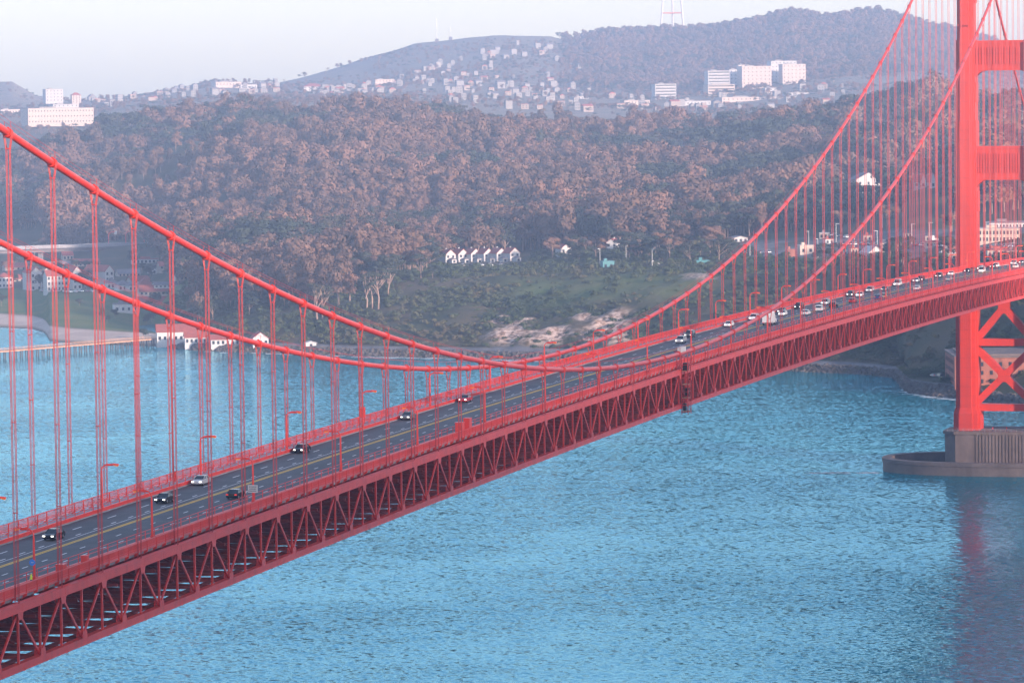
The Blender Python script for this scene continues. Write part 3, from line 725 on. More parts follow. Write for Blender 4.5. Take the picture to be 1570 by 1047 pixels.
# ------------------------------------------------------------------ tower
tower = thing('bridge_tower', 'tall orange red steel bridge tower with stepped legs and ribbed cross struts', 'tower', (TOWX, 0, 15.5))
def stepped(sc, hx, hy):
    """plan of a leg: three nested rectangles giving stepped corners; hx along the bridge, hy across"""
    xs_ = [hx*1.0, hx*.74, hx*.56]; ys_ = [hy*.50, hy*.86, hy*1.0]
    q = [(xs_[0], ys_[0]), (xs_[1], ys_[0]), (xs_[1], ys_[1]), (xs_[2], ys_[1]), (xs_[2], ys_[2])]
    p = q + [(-x, y) for x, y in q[::-1]] + [(-x, -y) for x, y in q] + [(x, -y) for x, y in q[::-1]]
    return p                                     # already ccw
def leg(sy):
    b = MB(); lev = [(0, 1.0, 8.6, 5.0), (6.5, 1, 8.6, 5.0), (8.6, 1, 7.7, 4.15), (52, 1, 7.6, 4.1), (52.01, 1, 7.3, 3.85), (116, 1, 7.2, 3.8), (116.01, 1, 6.7, 3.55), (146, 1, 6.6, 3.5), (146.01, 1, 6.1, 3.15), (178, 1, 6.0, 3.1), (178.01, 1, 5.5, 2.8), (209, 1, 5.4, 2.75), (209.01, 1, 5.9, 3.1), (211.5, 1, 5.9, 3.1)]
    n = 20
    for z, s, hx, hy in lev: b.v += [(x, y+sy*HW, z) for x, y in stepped(s, hx, hy)]
    for i in range(len(lev)-1):
        for k in range(n): b.f.append((i*n+k, i*n+(k+1) % n, (i+1)*n+(k+1) % n, (i+1)*n+k))
    b.f += [tuple(range(n))[::-1], tuple(range(len(b.v)-n, len(b.v)))]; b.m = [0]*len(b.f)
    o = b.build('leg', M['red_tower'], tower)
    # walkway brackets round the leg, drawn as rows of small lugs
    for zz in (106.5, 151.5, 182):
        q = MB()
        for yy in np.arange(-3.2, 3.21, 1.07): q.box((-6.9, sy*HW+yy, zz), (.5, .35, .5))
        q.build('leg_lugs', M['red_tower'], o)
    q = MB()
    for e in (-1.6, -.8, 0, .8, 1.6): q.box((-7.66-.0, sy*HW+e*.95, 30), (.16, .09, 43))
    q.build('cover_strips', M['red_tower'], o)
for s in (1, -1): leg(s)
def portal(z0, z1, hy, dep, ribs=9):
    """ribbed cross strut with curved haunches, between the legs"""
    b = MB(); hw = HW-hy+.4
    b.box((0, 0, (z0+z1)/2-15.5), (dep, 2*hw, z1-z0))
    o = b.build('portal_strut', M['red_tower'], tower)
    r = MB(); r.box((0, 0, 0), (.28, .5, (z1-z0)*.58)); r = r.mesh('rib', M['red_tower'])
    for i in range(ribs*2+1):
        y = -hw+1.3+(2*hw-2.6)*i/(ribs*2)
        for sx in (-1, 1): link('rib', r, o, (sx*(dep/2+.14), y, (z0+z1)/2-15.5))
    t = MB()
    for zz in (z0+.5, z1-.5):
        for sx in (-1, 1): t.box((sx*(dep/2+.10), 0, zz-15.5), (.2, 2*hw-.05, 1.0))
    t.build('edge_band', M['red_tower'], o)
    R = 4.8
    for sy in (-1, 1):
        h = MB()
        pts = [(sy*hw, z0+.3)]+[(sy*(hw-R+R*math.sin(t_)), z0-R+R*math.cos(t_)) for t_ in np.linspace(0, math.pi/2, 8)]
        pts = [(y, z-15.5) for y, z in pts]
        pts = pts if sy > 0 else pts[::-1]
        n = len(pts); v = [(-dep/2+.15, y, z) for y, z in pts]+[(dep/2-.15, y, z) for y, z in pts]
        h.add(v, [tuple(range(n)), tuple(range(2*n-1, n-1, -1))]+[(i, i+n, (i+1) % n+n, (i+1) % n) for i in range(n)])
        h.box((0, sy*(hw-.55), z0-15.5-R-3.2), (dep-.9, .9, 7.5))
        h.build('haunch', M['red_tower'], o)
portal(109.2, 121.8, 3.7, 6.6); portal(150, 161.2, 3.3, 5.8); portal(187, 197, 3.0, 5.4); portal(217, 225, 2.9, 5.4)
def brace():
    D = 4.6; hy = HW-3.9
    def bar(name, p, q, w_):
        b = MB(); b.beam((0, p[0], p[1]-15.5), (0, q[0], q[1]-15.5), w_, D, ref=(1, 0, 0)); b.build(name, M['red_tower'], tower)
    bar('cross_strut', (-hy-.5, 48.3), (hy+.5, 48.3), 2.6); bar('cross_strut', (-hy-.5, 23.8), (hy+.5, 23.8), 2.6)
    for s in (-1, 1):
        D = 4.4 if s > 0 else 4.36
        bar('diagonal_brace', (s*(hy+.8), 49.0), (s*1.4, 60.0), 2.5)
        bar('diagonal_brace', (s*(hy+.8), 46.0), (-s*(hy+.8), 25.5), 2.5)
    b = MB(); b.box((0, 0, 62.6-15.5), (4.2, 4.4, 7)); b.box((0, 0, 35.75-15.5), (4.7, 4.6, 4.6)); b.build('brace_joint', M['red_tower'], tower)
brace()
def saddle():
    for s in (-1, 1):
        b = MB(); b.box((0, s*HW, 212.5), (7, 2.2, 2.4)); b.build('cable_saddle', M['red_tower'], tower)
saddle()

# ------------------------------------------------------------------ pier and fender
pier = thing('bridge_pier', 'stained concrete pier block under the orange tower', 'pier', (TOWX, 0, 0))
b = MB()
c = 4.5; P = [(-13+c, -21.5), (13-c, -21.5), (13, -21.5+c), (13, 21.5-c), (13-c, 21.5), (-13+c, 21.5), (-13, 21.5-c), (-13, -21.5+c)]
b.prism(P, -8, 14.4)
b.prism([(x*1.03, y*1.03) for x, y in P], 14.4, 15.5)
b.build('pier_block', M['concrete'], pier)
q = MB()
for y in np.arange(-16, 9.6, 1.25): q.box((-13.1, y, 7.4), (.34, .6, 13.6))
q.build('fluting', M['concrete'], pier)
q = MB()
for y in np.arange(-20, 20.1, 2.0):
    q.box((-12.6, y, 16.05), (.08, .08, 1.1))
for z in (16.1, 16.6): q.box((-12.6, 0, z), (.05, 40, .06))
q.build('pier_railing', M['steel'], pier)
def fender():
    b = MB(); n = 96; T = 3.2; A, Bx = 46.0, 26.0
    ring = lambda k, o_: (TOWX+(Bx-o_)*math.copysign(abs(math.sin(k))**.8, math.sin(k)), (A-o_)*math.copysign(abs(math.cos(k))**.9, math.cos(k)))
    prof = [(0, -8), (0, 3.4), (-.35, 3.5), (-.35, 4.9), (T, 4.9), (T, -8)]
    for i in range(n):
        k = 2*math.pi*i/n
        for o_, z in prof:
            x, y = ring(k, o_); b.v.append((x, y, z))
    m_ = len(prof)
    for i in range(n):
        for j in range(m_-1):
            A_, B_ = i*m_+j, ((i+1) % n)*m_+j; b.f.append((A_, A_+1, B_+1, B_)); b.m.append(0)
    o = b.build('pier_fender', M['concrete']); tag(o, 'low oval concrete fender wall ringing the tower pier in the water', 'fender')
    return o
fender()

# ------------------------------------------------------------------ street lamps on the bridge
M['amber'] = mat('amber_lens', (.8, .25, .03), .3, emit=(1, .35, .05), estr=.08)
def lamp_meshes():
    p = MB(); p.box((0, 0, .35), (.42, .42, .7)); p.tube([(0, 0, .6), (0, 0, 3.2), (0, 0, 6.0)], [.19, .16, .13], 8)
    a = MB()
    for rr, zt in ((1.05, 6.0), (.72, 6.15)):
        pts = [(0, .0+rr-rr*math.cos(t), zt+rr*.95*math.sin(t)) for t in np.linspace(0, math.pi/2, 8)]
        pts += [(0, 1.9, pts[-1][2]+.02)]
        a.tube(pts, .085, 6)
    a.beam((0, .5, 6.55), (0, .72, 6.35), .05, .05); a.beam((0, 1.05, 6.9), (0, 1.05, 6.98), .05, .05)
    h = MB(); h.add([(-.2, 1.75, 6.98), (.2, 1.75, 6.98), (.24, 2.75, 6.86), (-.24, 2.75, 6.86), (-.14, 1.85, 7.16), (.14, 1.85, 7.16), (.16, 2.7, 7.08), (-.16, 2.7, 7.08)],
                    [(0, 3, 2, 1), (4, 5, 6, 7), (0, 1, 5, 4), (1, 2, 6, 5), (2, 3, 7, 6), (3, 0, 4, 7)])
    l = MB(); l.add([(-.18, 1.95, 6.975), (.18, 1.95, 6.975), (.22, 2.72, 6.875), (-.22, 2.72, 6.875), (-.10, 2.05, 6.78), (.10, 2.05, 6.78), (.12, 2.6, 6.68), (-.12, 2.6, 6.68)],
                    [(4, 7, 6, 5), (0, 4, 5, 1), (1, 5, 6, 2), (2, 6, 7, 3), (3, 7, 4, 0), (0, 1, 2, 3)])
    return p.mesh('pole', M['red'], False), a.mesh('curved_arm', M['red']), h.mesh('lantern', M['red']), l.mesh('amber_lens', M['amber'])
LM = lamp_meshes()
def street_lamp(x, side, k):
    lab = 'curved orange red street lamp along the %s railing of the bridge' % ('near west' if side < 0 else 'far east')
    if side < 0: lab = {-25: 'curved orange red street lamp with a round blue sign above the worker', -19: 'curved orange red street lamp carrying the white lettered sign'}.get(k, lab)
    elif k == -11: lab = 'curved orange red street lamp with a red box on its post'
    t = thing('street_lamp', lab, 'street lamp', (x, side*10.15, zroad(x)+.15), 0 if side < 0 else math.pi, 'lamps along the %s side of the deck' % ('west' if side < 0 else 'east'))
    link('pole', LM[0], t); link('curved_arm', LM[1], t); h = link('lantern', LM[2], t); link('amber_lens', LM[3], h)
    return t
for k in range(-28, 60, 3): street_lamp(k*PN, -1, k)
for k in range(-29, 60, 3): street_lamp(k*PN+4.0, 1, k)

# ------------------------------------------------------------------ cars
M['tyre'] = mat('tyre_rubber', (.015, .015, .016), .8); M['rim'] = mat('wheel_rim', (.5, .5, .52), .3, metal=.8)
M['head'] = mat('headlight_lens', (.9, .9, .9), .15, emit=(1, .97, .9), estr=1.6); M['tail'] = mat('tail_light', (.5, .02, .02), .25, emit=(1, .05, .03), estr=.35)
M['carglass'] = mat('car_glass', (.02, .025, .03), .08, spec=.8)
CARCOL = {'black': (.012, .012, .014), 'white': (.78, .78, .77), 'silver': (.42, .43, .45), 'grey': (.12, .125, .13), 'red': (.42, .02, .03), 'blue': (.03, .07, .2), 'dark green': (.02, .05, .04), 'tan': (.4, .33, .25)}
for k_, c_ in CARCOL.items(): M['car_'+k_] = mat('car_paint_'+k_.replace(' ', '_'), c_, .22, spec=.6)
# side profiles (x forward, z): lower body outline and roof outline
CARS = {'sedan': dict(L=4.7, W=1.82, belt=[(-2.35, .55), (-2.33, .92), (-1.6, 1.0), (.95, .98), (2.1, .80), (2.35, .55), (2.3, .28), (-2.3, .28)], cab=[(-1.75, .98), (-1.05, 1.42), (.25, 1.45), (1.15, .97)]),
        'suv': dict(L=4.8, W=1.95, belt=[(-2.4, .6), (-2.4, 1.1), (-1.6, 1.12), (1.05, 1.10), (2.2, .98), (2.4, .62), (2.33, .36), (-2.33, .36)], cab=[(-2.3, 1.1), (-2.05, 1.74), (.35, 1.76), (1.2, 1.09)]),
        'van': dict(L=5.4, W=2.05, belt=[(-2.7, .6), (-2.7, 1.25), (-1.6, 1.25), (1.6, 1.22), (2.45, 1.0), (2.7, .6), (2.6, .38), (-2.6, .38)], cab=[(-2.65, 1.24), (-2.6, 2.15), (1.0, 2.2), (1.85, 1.2)]),
        'truck': dict(L=8.2, W=2.4, belt=[(1.6, .8), (1.6, 1.6), (1.7, 1.62), (3.4, 1.60), (3.95, 1.35), (4.1, .8), (4.0, .5), (-4.0, .6)], cab=[(1.7, 1.6), (1.75, 2.5), (3.0, 2.5), (3.5, 1.58)])}
def loft(b, prof, w0, w1, mi=0):
    n = len(prof); v = [(x, -wv/2, z) for (x, z), wv in zip(prof, w0)]+[(x, wv/2, z) for (x, z), wv in zip(prof, w1)]
    b.add(v, [tuple(range(n)), tuple(range(2*n-1, n-1, -1))]+[(i, i+n, (i+1) % n+n, (i+1) % n) for i in range(n)], mi)
CM = {}
def car_mesh(kind, color):
    key = (kind, color)
    if key in CM: return CM[key]
    c = CARS[kind]; W = c['W']; pm = M['car_'+color]
    b = MB(); n = len(c['belt']); ws = [W*.98]*n; loft(b, c['belt'], ws, ws)
    if kind == 'truck': b.box((-1.25, 0, 2.15), (5.5, 2.4, 2.7))
    me = b.mesh('body', pm); bm = bmesh.new(); bm.from_mesh(me); bmesh.ops.recalc_face_normals(bm, faces=bm.faces); bmesh.ops.bevel(bm, geom=bm.edges, offset=.07, segments=2, affect='EDGES'); bm.to_mesh(me); bm.free()
    g = MB(); cab = c['cab']; wl = [W*.92, W*.74, W*.74, W*.92]; loft(g, cab, wl, wl); gm = g.mesh('windows', M['carglass'])
    r = MB(); (x1, z1), (x2, z2) = cab[1], cab[2]
    loft(r, [(x1-.06, z1-.05), (x1, z1+.035), (x2, z2+.035), (x2+.06, z2-.05)], [W*.755]*4, [W*.755]*4)
    for i0, i1 in ((0, 1), (3, 2)):                # pillars
        for s in (-1, 1): r.beam((cab[i0][0], s*W*.462, cab[i0][1]), (cab[i1][0], s*W*.374, cab[i1][1]), .12, .05)
    xm = (x1+x2)/2
    for s in (-1, 1): r.beam((xm, s*W*.462, cab[0][1]), (xm, s*W*.374, z1), .10, .05)
    rm = r.mesh('roof', pm)
    wh = MB(); wr = .5 if kind == 'truck' else .34; wh.tube([(0, -.11, 0), (0, .11, 0)], wr, 16); wm_ = wh.mesh('wheel', M['tyre'])
    ri = MB(); ri.tube([(0, -.118, 0), (0, .118, 0)], wr*.6, 12); rim = ri.mesh('rim', M['rim'])
    hl = MB(); hl.box((0, 0, 0), (.10, .36, .14)); hm = hl.mesh('headlight', M['head']); tm = bpy.data.meshes.new_from_object(bpy.data.objects.new('tmp', hm)); tm.name = 'tail_light'; tm.materials.clear(); tm.materials.append(M['tail'])
    CM[key] = (me, gm, rm, wm_, rim, hm, tm, wr); return CM[key]
def car(kind, color, x, y, heading, label, group=None, z=None, detail=True):
    """heading 0: driving to +x"""
    me, gm, rm, wm_, rim, hm, tm, wr = car_mesh(kind, color); c = CARS[kind]
    zz = zroad(x)+.012 if z is None else z
    t = thing('delivery_truck' if kind == 'truck' else 'car', label, 'truck' if kind == 'truck' else 'car', (x, y, zz), heading, group)
    body = link('body', me, t); link('windows', gm, body); link('roof', rm, body)
    xa = c['L']*.29
    for sx in (-1, 1):
        for sy in (-1, 1):
            wq = link('wheel', wm_, t, (sx*xa, sy*(c['W']/2-.13), wr))
            if detail: link('rim', rim, wq)
    xf = [p for p in c['belt'] if p[0] == max(q[0] for q in c['belt'])][0]; xr = [p for p in c['belt'] if p[0] == min(q[0] for q in c['belt'])][0]
    for sy in (-1, 1):
        link('headlight', hm, body, (xf[0]-.03, sy*c['W']*.36, xf[1]+.10)); link('tail_light', tm, body, (xr[0]+.03, sy*c['W']*.38, xr[1]+.22))
    return t
LANES = [7.75, 4.7, 1.85, -1.05, -4.45, -7.6]
def on_road(px, py):
    x = 0.0; r = ray(px, py)
    for _ in range(25):
        t = (zroad(x)-CZ)/r[2]; x = CX+r[0]*t
    return x, CY+r[1]*t
NB, SB = 'northbound', 'southbound'
near = [(71.7, 826, 'sedan', 'black', 'black sedan driving by itself below the first curved lamp at the far kerb'),
        (240, 770, 'sedan', 'black', 'black sedan following close behind a silver sedan in northbound lanes'),
        (294, 742.5, 'sedan', 'silver', 'silver sedan in the lane beside the far red kerb, black sedan ahead of it'),
        (352.6, 763.5, 'sedan', 'black', 'black sedan driving away in the southbound lanes near the white lamp post sign'),
        (451.6, 693.5, 'sedan', 'black', 'black sedan alone beside the far kerb, between the silver and the dark grey car'),
        (614.9, 643, 'sedan', 'grey', 'dark grey sedan with pale roof reflection coming on ahead of the red car'),
        (722.9, 616.5, 'sedan', 'red', 'bright red sedan coming along the northbound lanes'),
        (1035.8, 526, 'suv', 'silver', 'silver sport utility car side by side with a darker one past mid span'),
        (1039.5, 517, 'suv', 'grey', 'dark grey sport utility car beside the silver one past mid span'),
        (1126.6, 501, 'sedan', 'white', 'white sedan seen just over the low near cable'),
        (1144.4, 491, 'suv', 'white', 'white sport utility car against the far kerb just behind a white sedan'),
        (1173, 498, 'truck', 'white', 'white box truck beside the yellow centre line among the first dense traffic'),
        (1190, 496.5, 'suv', 'blue', 'dark blue sport utility car right behind the white box truck')]
for px, py, kd, colr, lab in near:
    x, y = on_road(px, py); yl = min(LANES, key=lambda q: abs(q-y))
    car(kd, colr, x, yl, math.pi if yl > .6 else 0, lab)
farc = [(1191.5, 480, 'sedan', 'grey'), (1204.4, 484, 'sedan', 'white'), (1220, 473.5, 'suv', 'black'), (1243, 483, 'sedan', 'white'), (1264.5, 467.5, 'suv', 'silver'),
        (1264.5, 477.5, 'suv', 'white'), (1284.6, 472, 'suv', 'black'), (1300.4, 454.5, 'suv', 'grey'), (1310.4, 464.5, 'sedan', 'red'), (1321.8, 454.8, 'sedan', 'white'),
        (1340.5, 447.8, 'suv', 'silver'), (1356, 446, 'sedan', 'grey'), (1342, 459, 'sedan', 'blue'), (1353.4, 458.5, 'sedan', 'tan'), (1381.5, 438.5, 'van', 'white'),
        (1400, 432.6, 'sedan', 'silver'), (1414.4, 432, 'suv', 'black'), (1407, 444.8, 'sedan', 'white'), (1441.6, 425.6, 'suv', 'grey'), (1456.5, 422, 'sedan', 'white'),
        (1460, 430.3, 'sedan', 'silver'), (1486.6, 417.4, 'sedan', 'black'), (1493.8, 416, 'sedan', 'grey'), (1503, 414, 'suv', 'silver'), (1509.5, 417.9, 'van', 'white'), (1518, 410.8, 'sedan', 'black'),
        (1528, 410, 'suv', 'white'), (1544, 405.8, 'suv', 'silver'), (1558, 410.8, 'sedan', 'white'), (1566, 404, 'sedan', 'grey')]
taken = {}
for px, py, kd, colr in farc:
    x, y = on_road(px, py); yl = min(LANES, key=lambda q: abs(q-y))
    nb = yl > .6; k_ = round(yl, 2)
    while any(abs(x-q) < 6.2 for q in taken.get(k_, [])): x += 6.5
    taken.setdefault(k_, []).append(x)
    nm = {'sedan': 'sedan', 'suv': 'sport utility car', 'van': 'panel van'}[kd]
    car(kd, colr, x, yl, math.pi if nb else 0, '%s %s %s in the dense traffic toward the tower' % (colr, nm, 'coming on northbound' if nb else 'driving away southbound'),
        '%s cars in the dense traffic near the tower' % ('northbound' if nb else 'southbound'), detail=False)

# ------------------------------------------------------------------ small things on the deck
def sign(x, side, z, w_, h_):
    b = MB(); b.box((0, 0, 0), (.05, w_, h_)); t = tag(b.build('speed_sign', M['white']), 'white rectangular lettered sign fixed to a near side lamp post', 'sign')
    t.location = (x-.16, side*10.15, zroad(x)+z)
    q = MB(); random.seed(3)
    for r_ in range(3):
        yy = -w_*.38
        while yy < w_*.36:
            k = random.uniform(.06, .16); q.box((-.03, yy+k/2, h_*.27-r_*h_*.27), (.012, k, h_*.13)); yy += k+.05
    q.build('lettering', M['black'], t)
sign(-19*PN, -1, 2.5, 1.55, 1.15)
M['bluesign'] = mat('blue_sign_paint', (.03, .2, .62), .4)
b = MB(); b.tube([(-.03, 0, 0), (.03, 0, 0)], .42, 16); o = b.build('round_sign', M['bluesign']); o.location = (-25*PN-.14, -9.95, zroad(-25*PN)+2.7)
tag(o, 'round blue sign on the lamp post above the maintenance worker', 'sign')
q = MB(); q.box((-.04, 0, 0), (.015, .34, .08)); q.build('sign_bar', M['white'], o)
def cabinet(x, y, sx, sy, sz, label):
    t = thing('equipment_cabinet', label, 'cabinet', (x, y, zroad(x)+.15))
    b = MB(); b.box((0, 0, sz/2), (sx, sy, sz)); b.build('cabinet_body', M['red'], t)
    b = MB(); b.box((0, 0, sz+.05), (sx+.14, sy+.14, .1)); b.build('cabinet_lid', M['red'], t)
    b = MB(); b.box((-sx/2-.02, 0, sz*.55), (.03, sy*.75, sz*.7)); b.build('cabinet_door', M['red'], t)
def deck_x(px, py, y): 
    r = ray(px, py); t = (y-CY)/r[1]; return CX+r[0]*t
cabinet(deck_x(94, 872, -12.3), -12.3, 1.5, 1.0, 1.75, 'squat red equipment cabinet on the walkway next to the maintenance worker')
cabinet(deck_x(130, 852, -12.3), -12.3, .9, .8, 1.8, 'narrow red equipment cabinet farther along the walkway from the worker')
cabinet(deck_x(705, 655, -12.2), -12.2, 1.6, 1.3, 2.5, 'tall red cabinet on the walkway, first of a pair near mid span')
cabinet(deck_x(717, 652, -12.7), -12.7, 1.7, 1.1, 3.0, 'taller red cabinet standing against the railing, second of the pair near mid span')
# panel hung on a far lamp post
b = MB(); b.box((0, 0, 0), (.3, 1.1, 1.9)); o = b.build('lamp_box', M['red']); o.location = (-11*PN+4-.2, 10.15, zroad(-160)+3.2); tag(o, 'red box mounted on a far side lamp post', 'box')
# maintenance traveller hanging at the truss
def traveller(x):
    t = thing('maintenance_platform', 'dark red maintenance scaffold hanging down the side of the truss', 'scaffold', (x, -HW-1.2, zb(x)-1.0))
    b = MB()
    for sx in (-1.6, 1.6):
        for sy in (-.7, .7): b.box((sx, sy, 6.0), (.16, .16, 12.6))
    for zz in np.arange(.2, 12.4, 1.5):
        for sy in (-.7, .7): b.box((0, sy, zz), (3.3, .12, .12))
        for sx in (-1.6, 1.6): b.box((sx, 0, zz), (.12, 1.4, .12))
    b.build('scaffold_frame', M['rope'], t)
    b = MB()
    for i, zz in enumerate(np.arange(.2, 11, 1.5)):
        s = 1 if i % 2 else -1; b.beam((-1.6*s, -.76, zz), (1.6*s, -.76, zz+1.5), .09, .06)
    b.build('cross_bracing', M['rope'], t)
    for zz in (.3, 3.3, 6.3, 9.3):
        b = MB(); b.box((0, 0, zz), (3.1, 1.3, .1)); b.build('platform_board', M['wood'], t)
    b = MB(); b.box((-.9, .2, 1.3), (1.0, .7, 1.6)); b.box((.8, -.1, 4.5), (1.2, .8, 1.8)); b.box((.2, .1, 10.2), (1.9, 1.0, 1.7)); b.build('tool_box', M['black'], t)
    b = MB(); b.tube([(0, .8, 12.2), (0, 2.8, 13.6)], .09, 6); b.tube([(1.2, .8, 12.2), (1.2, 2.8, 13.6)], .09, 6); b.build('hook_arm', M['rope'], t)
random.seed(4)
traveller(aty_x := deck_x(1044, 590, -HW))
b = MB()
for i, (dx, w_) in enumerate(((0, 1.3), (1.9, 1.0), (3.4, 1.5))): b.box((dx, 0, .55), (w_, .9, 1.1))
o = b.build('canvas_cover', M['white']); o.location = (aty_x-.6, -HW, zcab(aty_x)+.3); tag(o, 'pale canvas wraps on the near cable above the maintenance scaffold', 'canvas', kind=None)

# ------------------------------------------------------------------ people (tiny): one continuous skinned body each
def person(loc, rz, label, shirt, legs, helmet=None, scale=1.0, arm=0.0):
    t = thing('person', label, 'person', loc, rz)
    V = [(0, 0, .98), (0, 0, 1.22), (0, 0, 1.45), (0, 0, 1.56), (0, .01, 1.70), (0, .10, .93), (.02, .11, .50), (-.02, .12, .06), (.12, .12, .03), (0, -.10, .93), (.03, -.11, .50), (-.01, -.12, .06), (.13, -.12, .03),
         (0, .19, 1.42), (.03+arm*.2, .25, 1.14), (.14+arm*.3, .24, .92+arm*.3), (0, -.19, 1.42), (.03, -.25, 1.14), (.14, -.24, .92)]
    Eg = [(0, 1), (1, 2), (2, 3), (3, 4), (0, 5), (5, 6), (6, 7), (7, 8), (0, 9), (9, 10), (10, 11), (11, 12), (2, 13), (13, 14), (14, 15), (2, 16), (16, 17), (17, 18)]
    R = [.15, .14, .15, .06, .10, .09, .065, .045, .04, .09, .065, .045, .04, .07, .05, .035, .07, .05, .035]
    me = bpy.data.meshes.new('person_body'); me.from_pydata(V, Eg, []); o = link('body', me, t)
    md = o.modifiers.new('skin', 'SKIN')
    for i, r_ in enumerate(R): me.skin_vertices[0].data[i].radius = (r_, r_)
    me.skin_vertices[0].data[0].use_root = True
    o.modifiers.new('sub', 'SUBSURF').levels = 1
    me.materials.append(shirt)
    b = MB(); b.tube([(0, .01, 1.74), (0, .01, 1.80), (0, .01, 1.84)], [.125, .10, .03], 10); b.build('helmet', helmet or M['black'], t)
    b = MB(); b.tube([(0, .10, .05), (.02, .11, .52), (.0, .09, .92)], [.07, .085, .105], 8); b.tube([(0, -.10, .05), (.03, -.11, .52), (.0, -.09, .92)], [.07, .085, .105], 8); b.build('trousers', legs, t)
    t.scale = (scale,)*3
    return t
M['hiviz'] = mat('hiviz_yellow', (.62, .72, .05), .7); M['navy'] = mat('navy_cloth', (.03, .035, .06), .8); M['redcloth'] = mat('red_cloth', (.6, .04, .04), .8)
M['yellowbox'] = mat('yellow_plastic', (.75, .5, .03), .5)
xw = deck_x(48, 884, -11.6)
person((xw, -11.6, zroad(xw)+.16), 2.4, 'maintenance worker in yellow vest standing on the walkway under a lamp', M['hiviz'], M['navy'], M['white'], 1.0, .5)
t = thing('tool_case', 'yellow tool case on the walkway at the feet of the worker', 'case', (xw-1.6, -12.1, zroad(xw)+.16))
b = MB(); b.box((0, 0, .4), (.8, .6, .8)); b.build('case_body', M['yellowbox'], t); b = MB(); b.box((-.42, 0, .45), (.04, .3, .25)); b.build('case_panel', M['black'], t)
for i, (yy, lb_) in enumerate(((-2.2, 'person in red standing on the pier top right of the leg'), (3.0, 'person in red standing on the pier edge close to the tower leg'))):
    person((TOWX-12.2, yy, 15.5), .6*i+2.5, lb_, M['redcloth'], M['navy'], M['redcloth'])

# ------------------------------------------------------------------ buildings
WM = {}
def win_mesh(w_, h_):
    k = (round(w_, 2), round(h_, 2))
    if k not in WM:
        b = MB(); b.box((0, 0, 0), (.10, w_, h_)); WM[k] = b.mesh('window', M['window'])
    return WM[k]
def azim(px): return YAW-math.atan((px-785)/FPX)
def building(name, label, pos, rz, w_, l_, h_, roof=None, rh=2.5, wall='white', rmat='redroof', nx=3, nz=2, chim=0, cat='house', group=None, band=False, ridge='x', side=True, eave=.5, parts=True):
    """w_ across the front (local y), l_ deep (local x), front faces local -x; ridge 'x': gable end towards the viewer"""
    t = thing(name, label, cat, (pos[0], pos[1], pos[2]-.4), rz, group)
    b = MB(); b.box((0, 0, h_/2-1.5), (l_, w_, h_+3))
    if roof == 'gable' and ridge == 'x':
        for s in (-1, 1): b.add([(s*l_/2, -w_/2, h_), (s*l_/2, w_/2, h_), (s*l_/2, 0, h_+rh)], [(0, 1, 2) if s > 0 else (0, 2, 1)])
    if roof == 'gable' and ridge == 'y':
        for s in (-1, 1): b.add([(-l_/2, s*w_/2, h_), (l_/2, s*w_/2, h_), (0, s*w_/2, h_+rh)], [(0, 1, 2)])
    b.build('wall', M[wall], t)
    r = MB(); e = eave; th_ = .22
    if roof == 'gable':
        W2, L2 = (w_/2, l_/2) if ridge == 'x' else (l_/2, w_/2)
        k = rh/W2
        for s in (-1, 1):
            p = [(-L2-e, s*(W2+e), h_-k*e), (L2+e, s*(W2+e), h_-k*e), (L2+e, 0, h_+rh), (-L2-e, 0, h_+rh)]
            p += [(x, y, z+th_) for x, y, z in p]
            if ridge == 'y': p = [(y, x, z) for x, y, z in p]
            r.add(p, [(0, 1, 2, 3), (7, 6, 5, 4), (0, 4, 5, 1), (1, 5, 6, 2), (2, 6, 7, 3), (3, 7, 4, 0)])
    elif roof == 'hip':
        m_ = min(w_, l_)/2; a, c_ = (l_/2+e, w_/2+e); i = (l_/2-m_, w_/2-m_)
        p = [(-a, -c_, h_), (a, -c_, h_), (a, c_, h_), (-a, c_, h_), (-i[0]-.01, -i[1]-.01, h_+rh), (i[0]+.01, -i[1]-.01, h_+rh), (i[0]+.01, i[1]+.01, h_+rh), (-i[0]-.01, i[1]+.01, h_+rh)]
        r.add(p, [(3, 2, 1, 0), (4, 5, 6, 7), (0, 1, 5, 4), (1, 2, 6, 5), (2, 3, 7, 6), (3, 0, 4, 7)])
    else:
        r.box((0, 0, h_+.25), (l_+.3, w_+.3, .5)); r.box((l_*.1, w_*.15, h_+1.2), (l_*.3, w_*.25, 1.5))
    ro = r.build('roof', M[rmat], t)
    for c_ in range(chim):
        q = MB(); yy = (c_-(chim-1)/2)*w_*.4; q.box((l_*.12, yy, h_+rh*.8), (.7, .7, 2.4)); q.box((l_*.12, yy, h_+rh*.8+1.3), (.9, .9, .25)); q.build('chimney', M[wall], ro)
    if not parts: return t
    fh = h_/nz
    if band:
        for j in range(nz):
            q = MB(); q.box((-l_/2-.02, 0, fh*(j+.55)), (.12, w_*.95, fh*.42)); q.build('window_band', M['window'], t)
            q = MB(); q.box((0, -w_/2-.02, fh*(j+.55)), (l_*.92, .12, fh*.42)); q.build('window_band', M['window'], t)
    elif nx:
        ww, wh_ = min(1.5, w_/nx*.5), min(1.9, fh*.55); me = win_mesh(ww, wh_)
        for j in range(nz):
            for i in range(nx): link('window', me, t, (-l_/2-.02, -w_/2+w_*(i+.5)/nx, fh*(j+.52)))
            if side:
                ns = max(1, int(l_/w_*nx))
                for i in range(min(ns, 8)): link('window', me, t, (-l_/2+l_*(i+.5)/min(ns, 8), -w_/2-.02, fh*(j+.52)), (0, 0, math.pi/2))
    return t
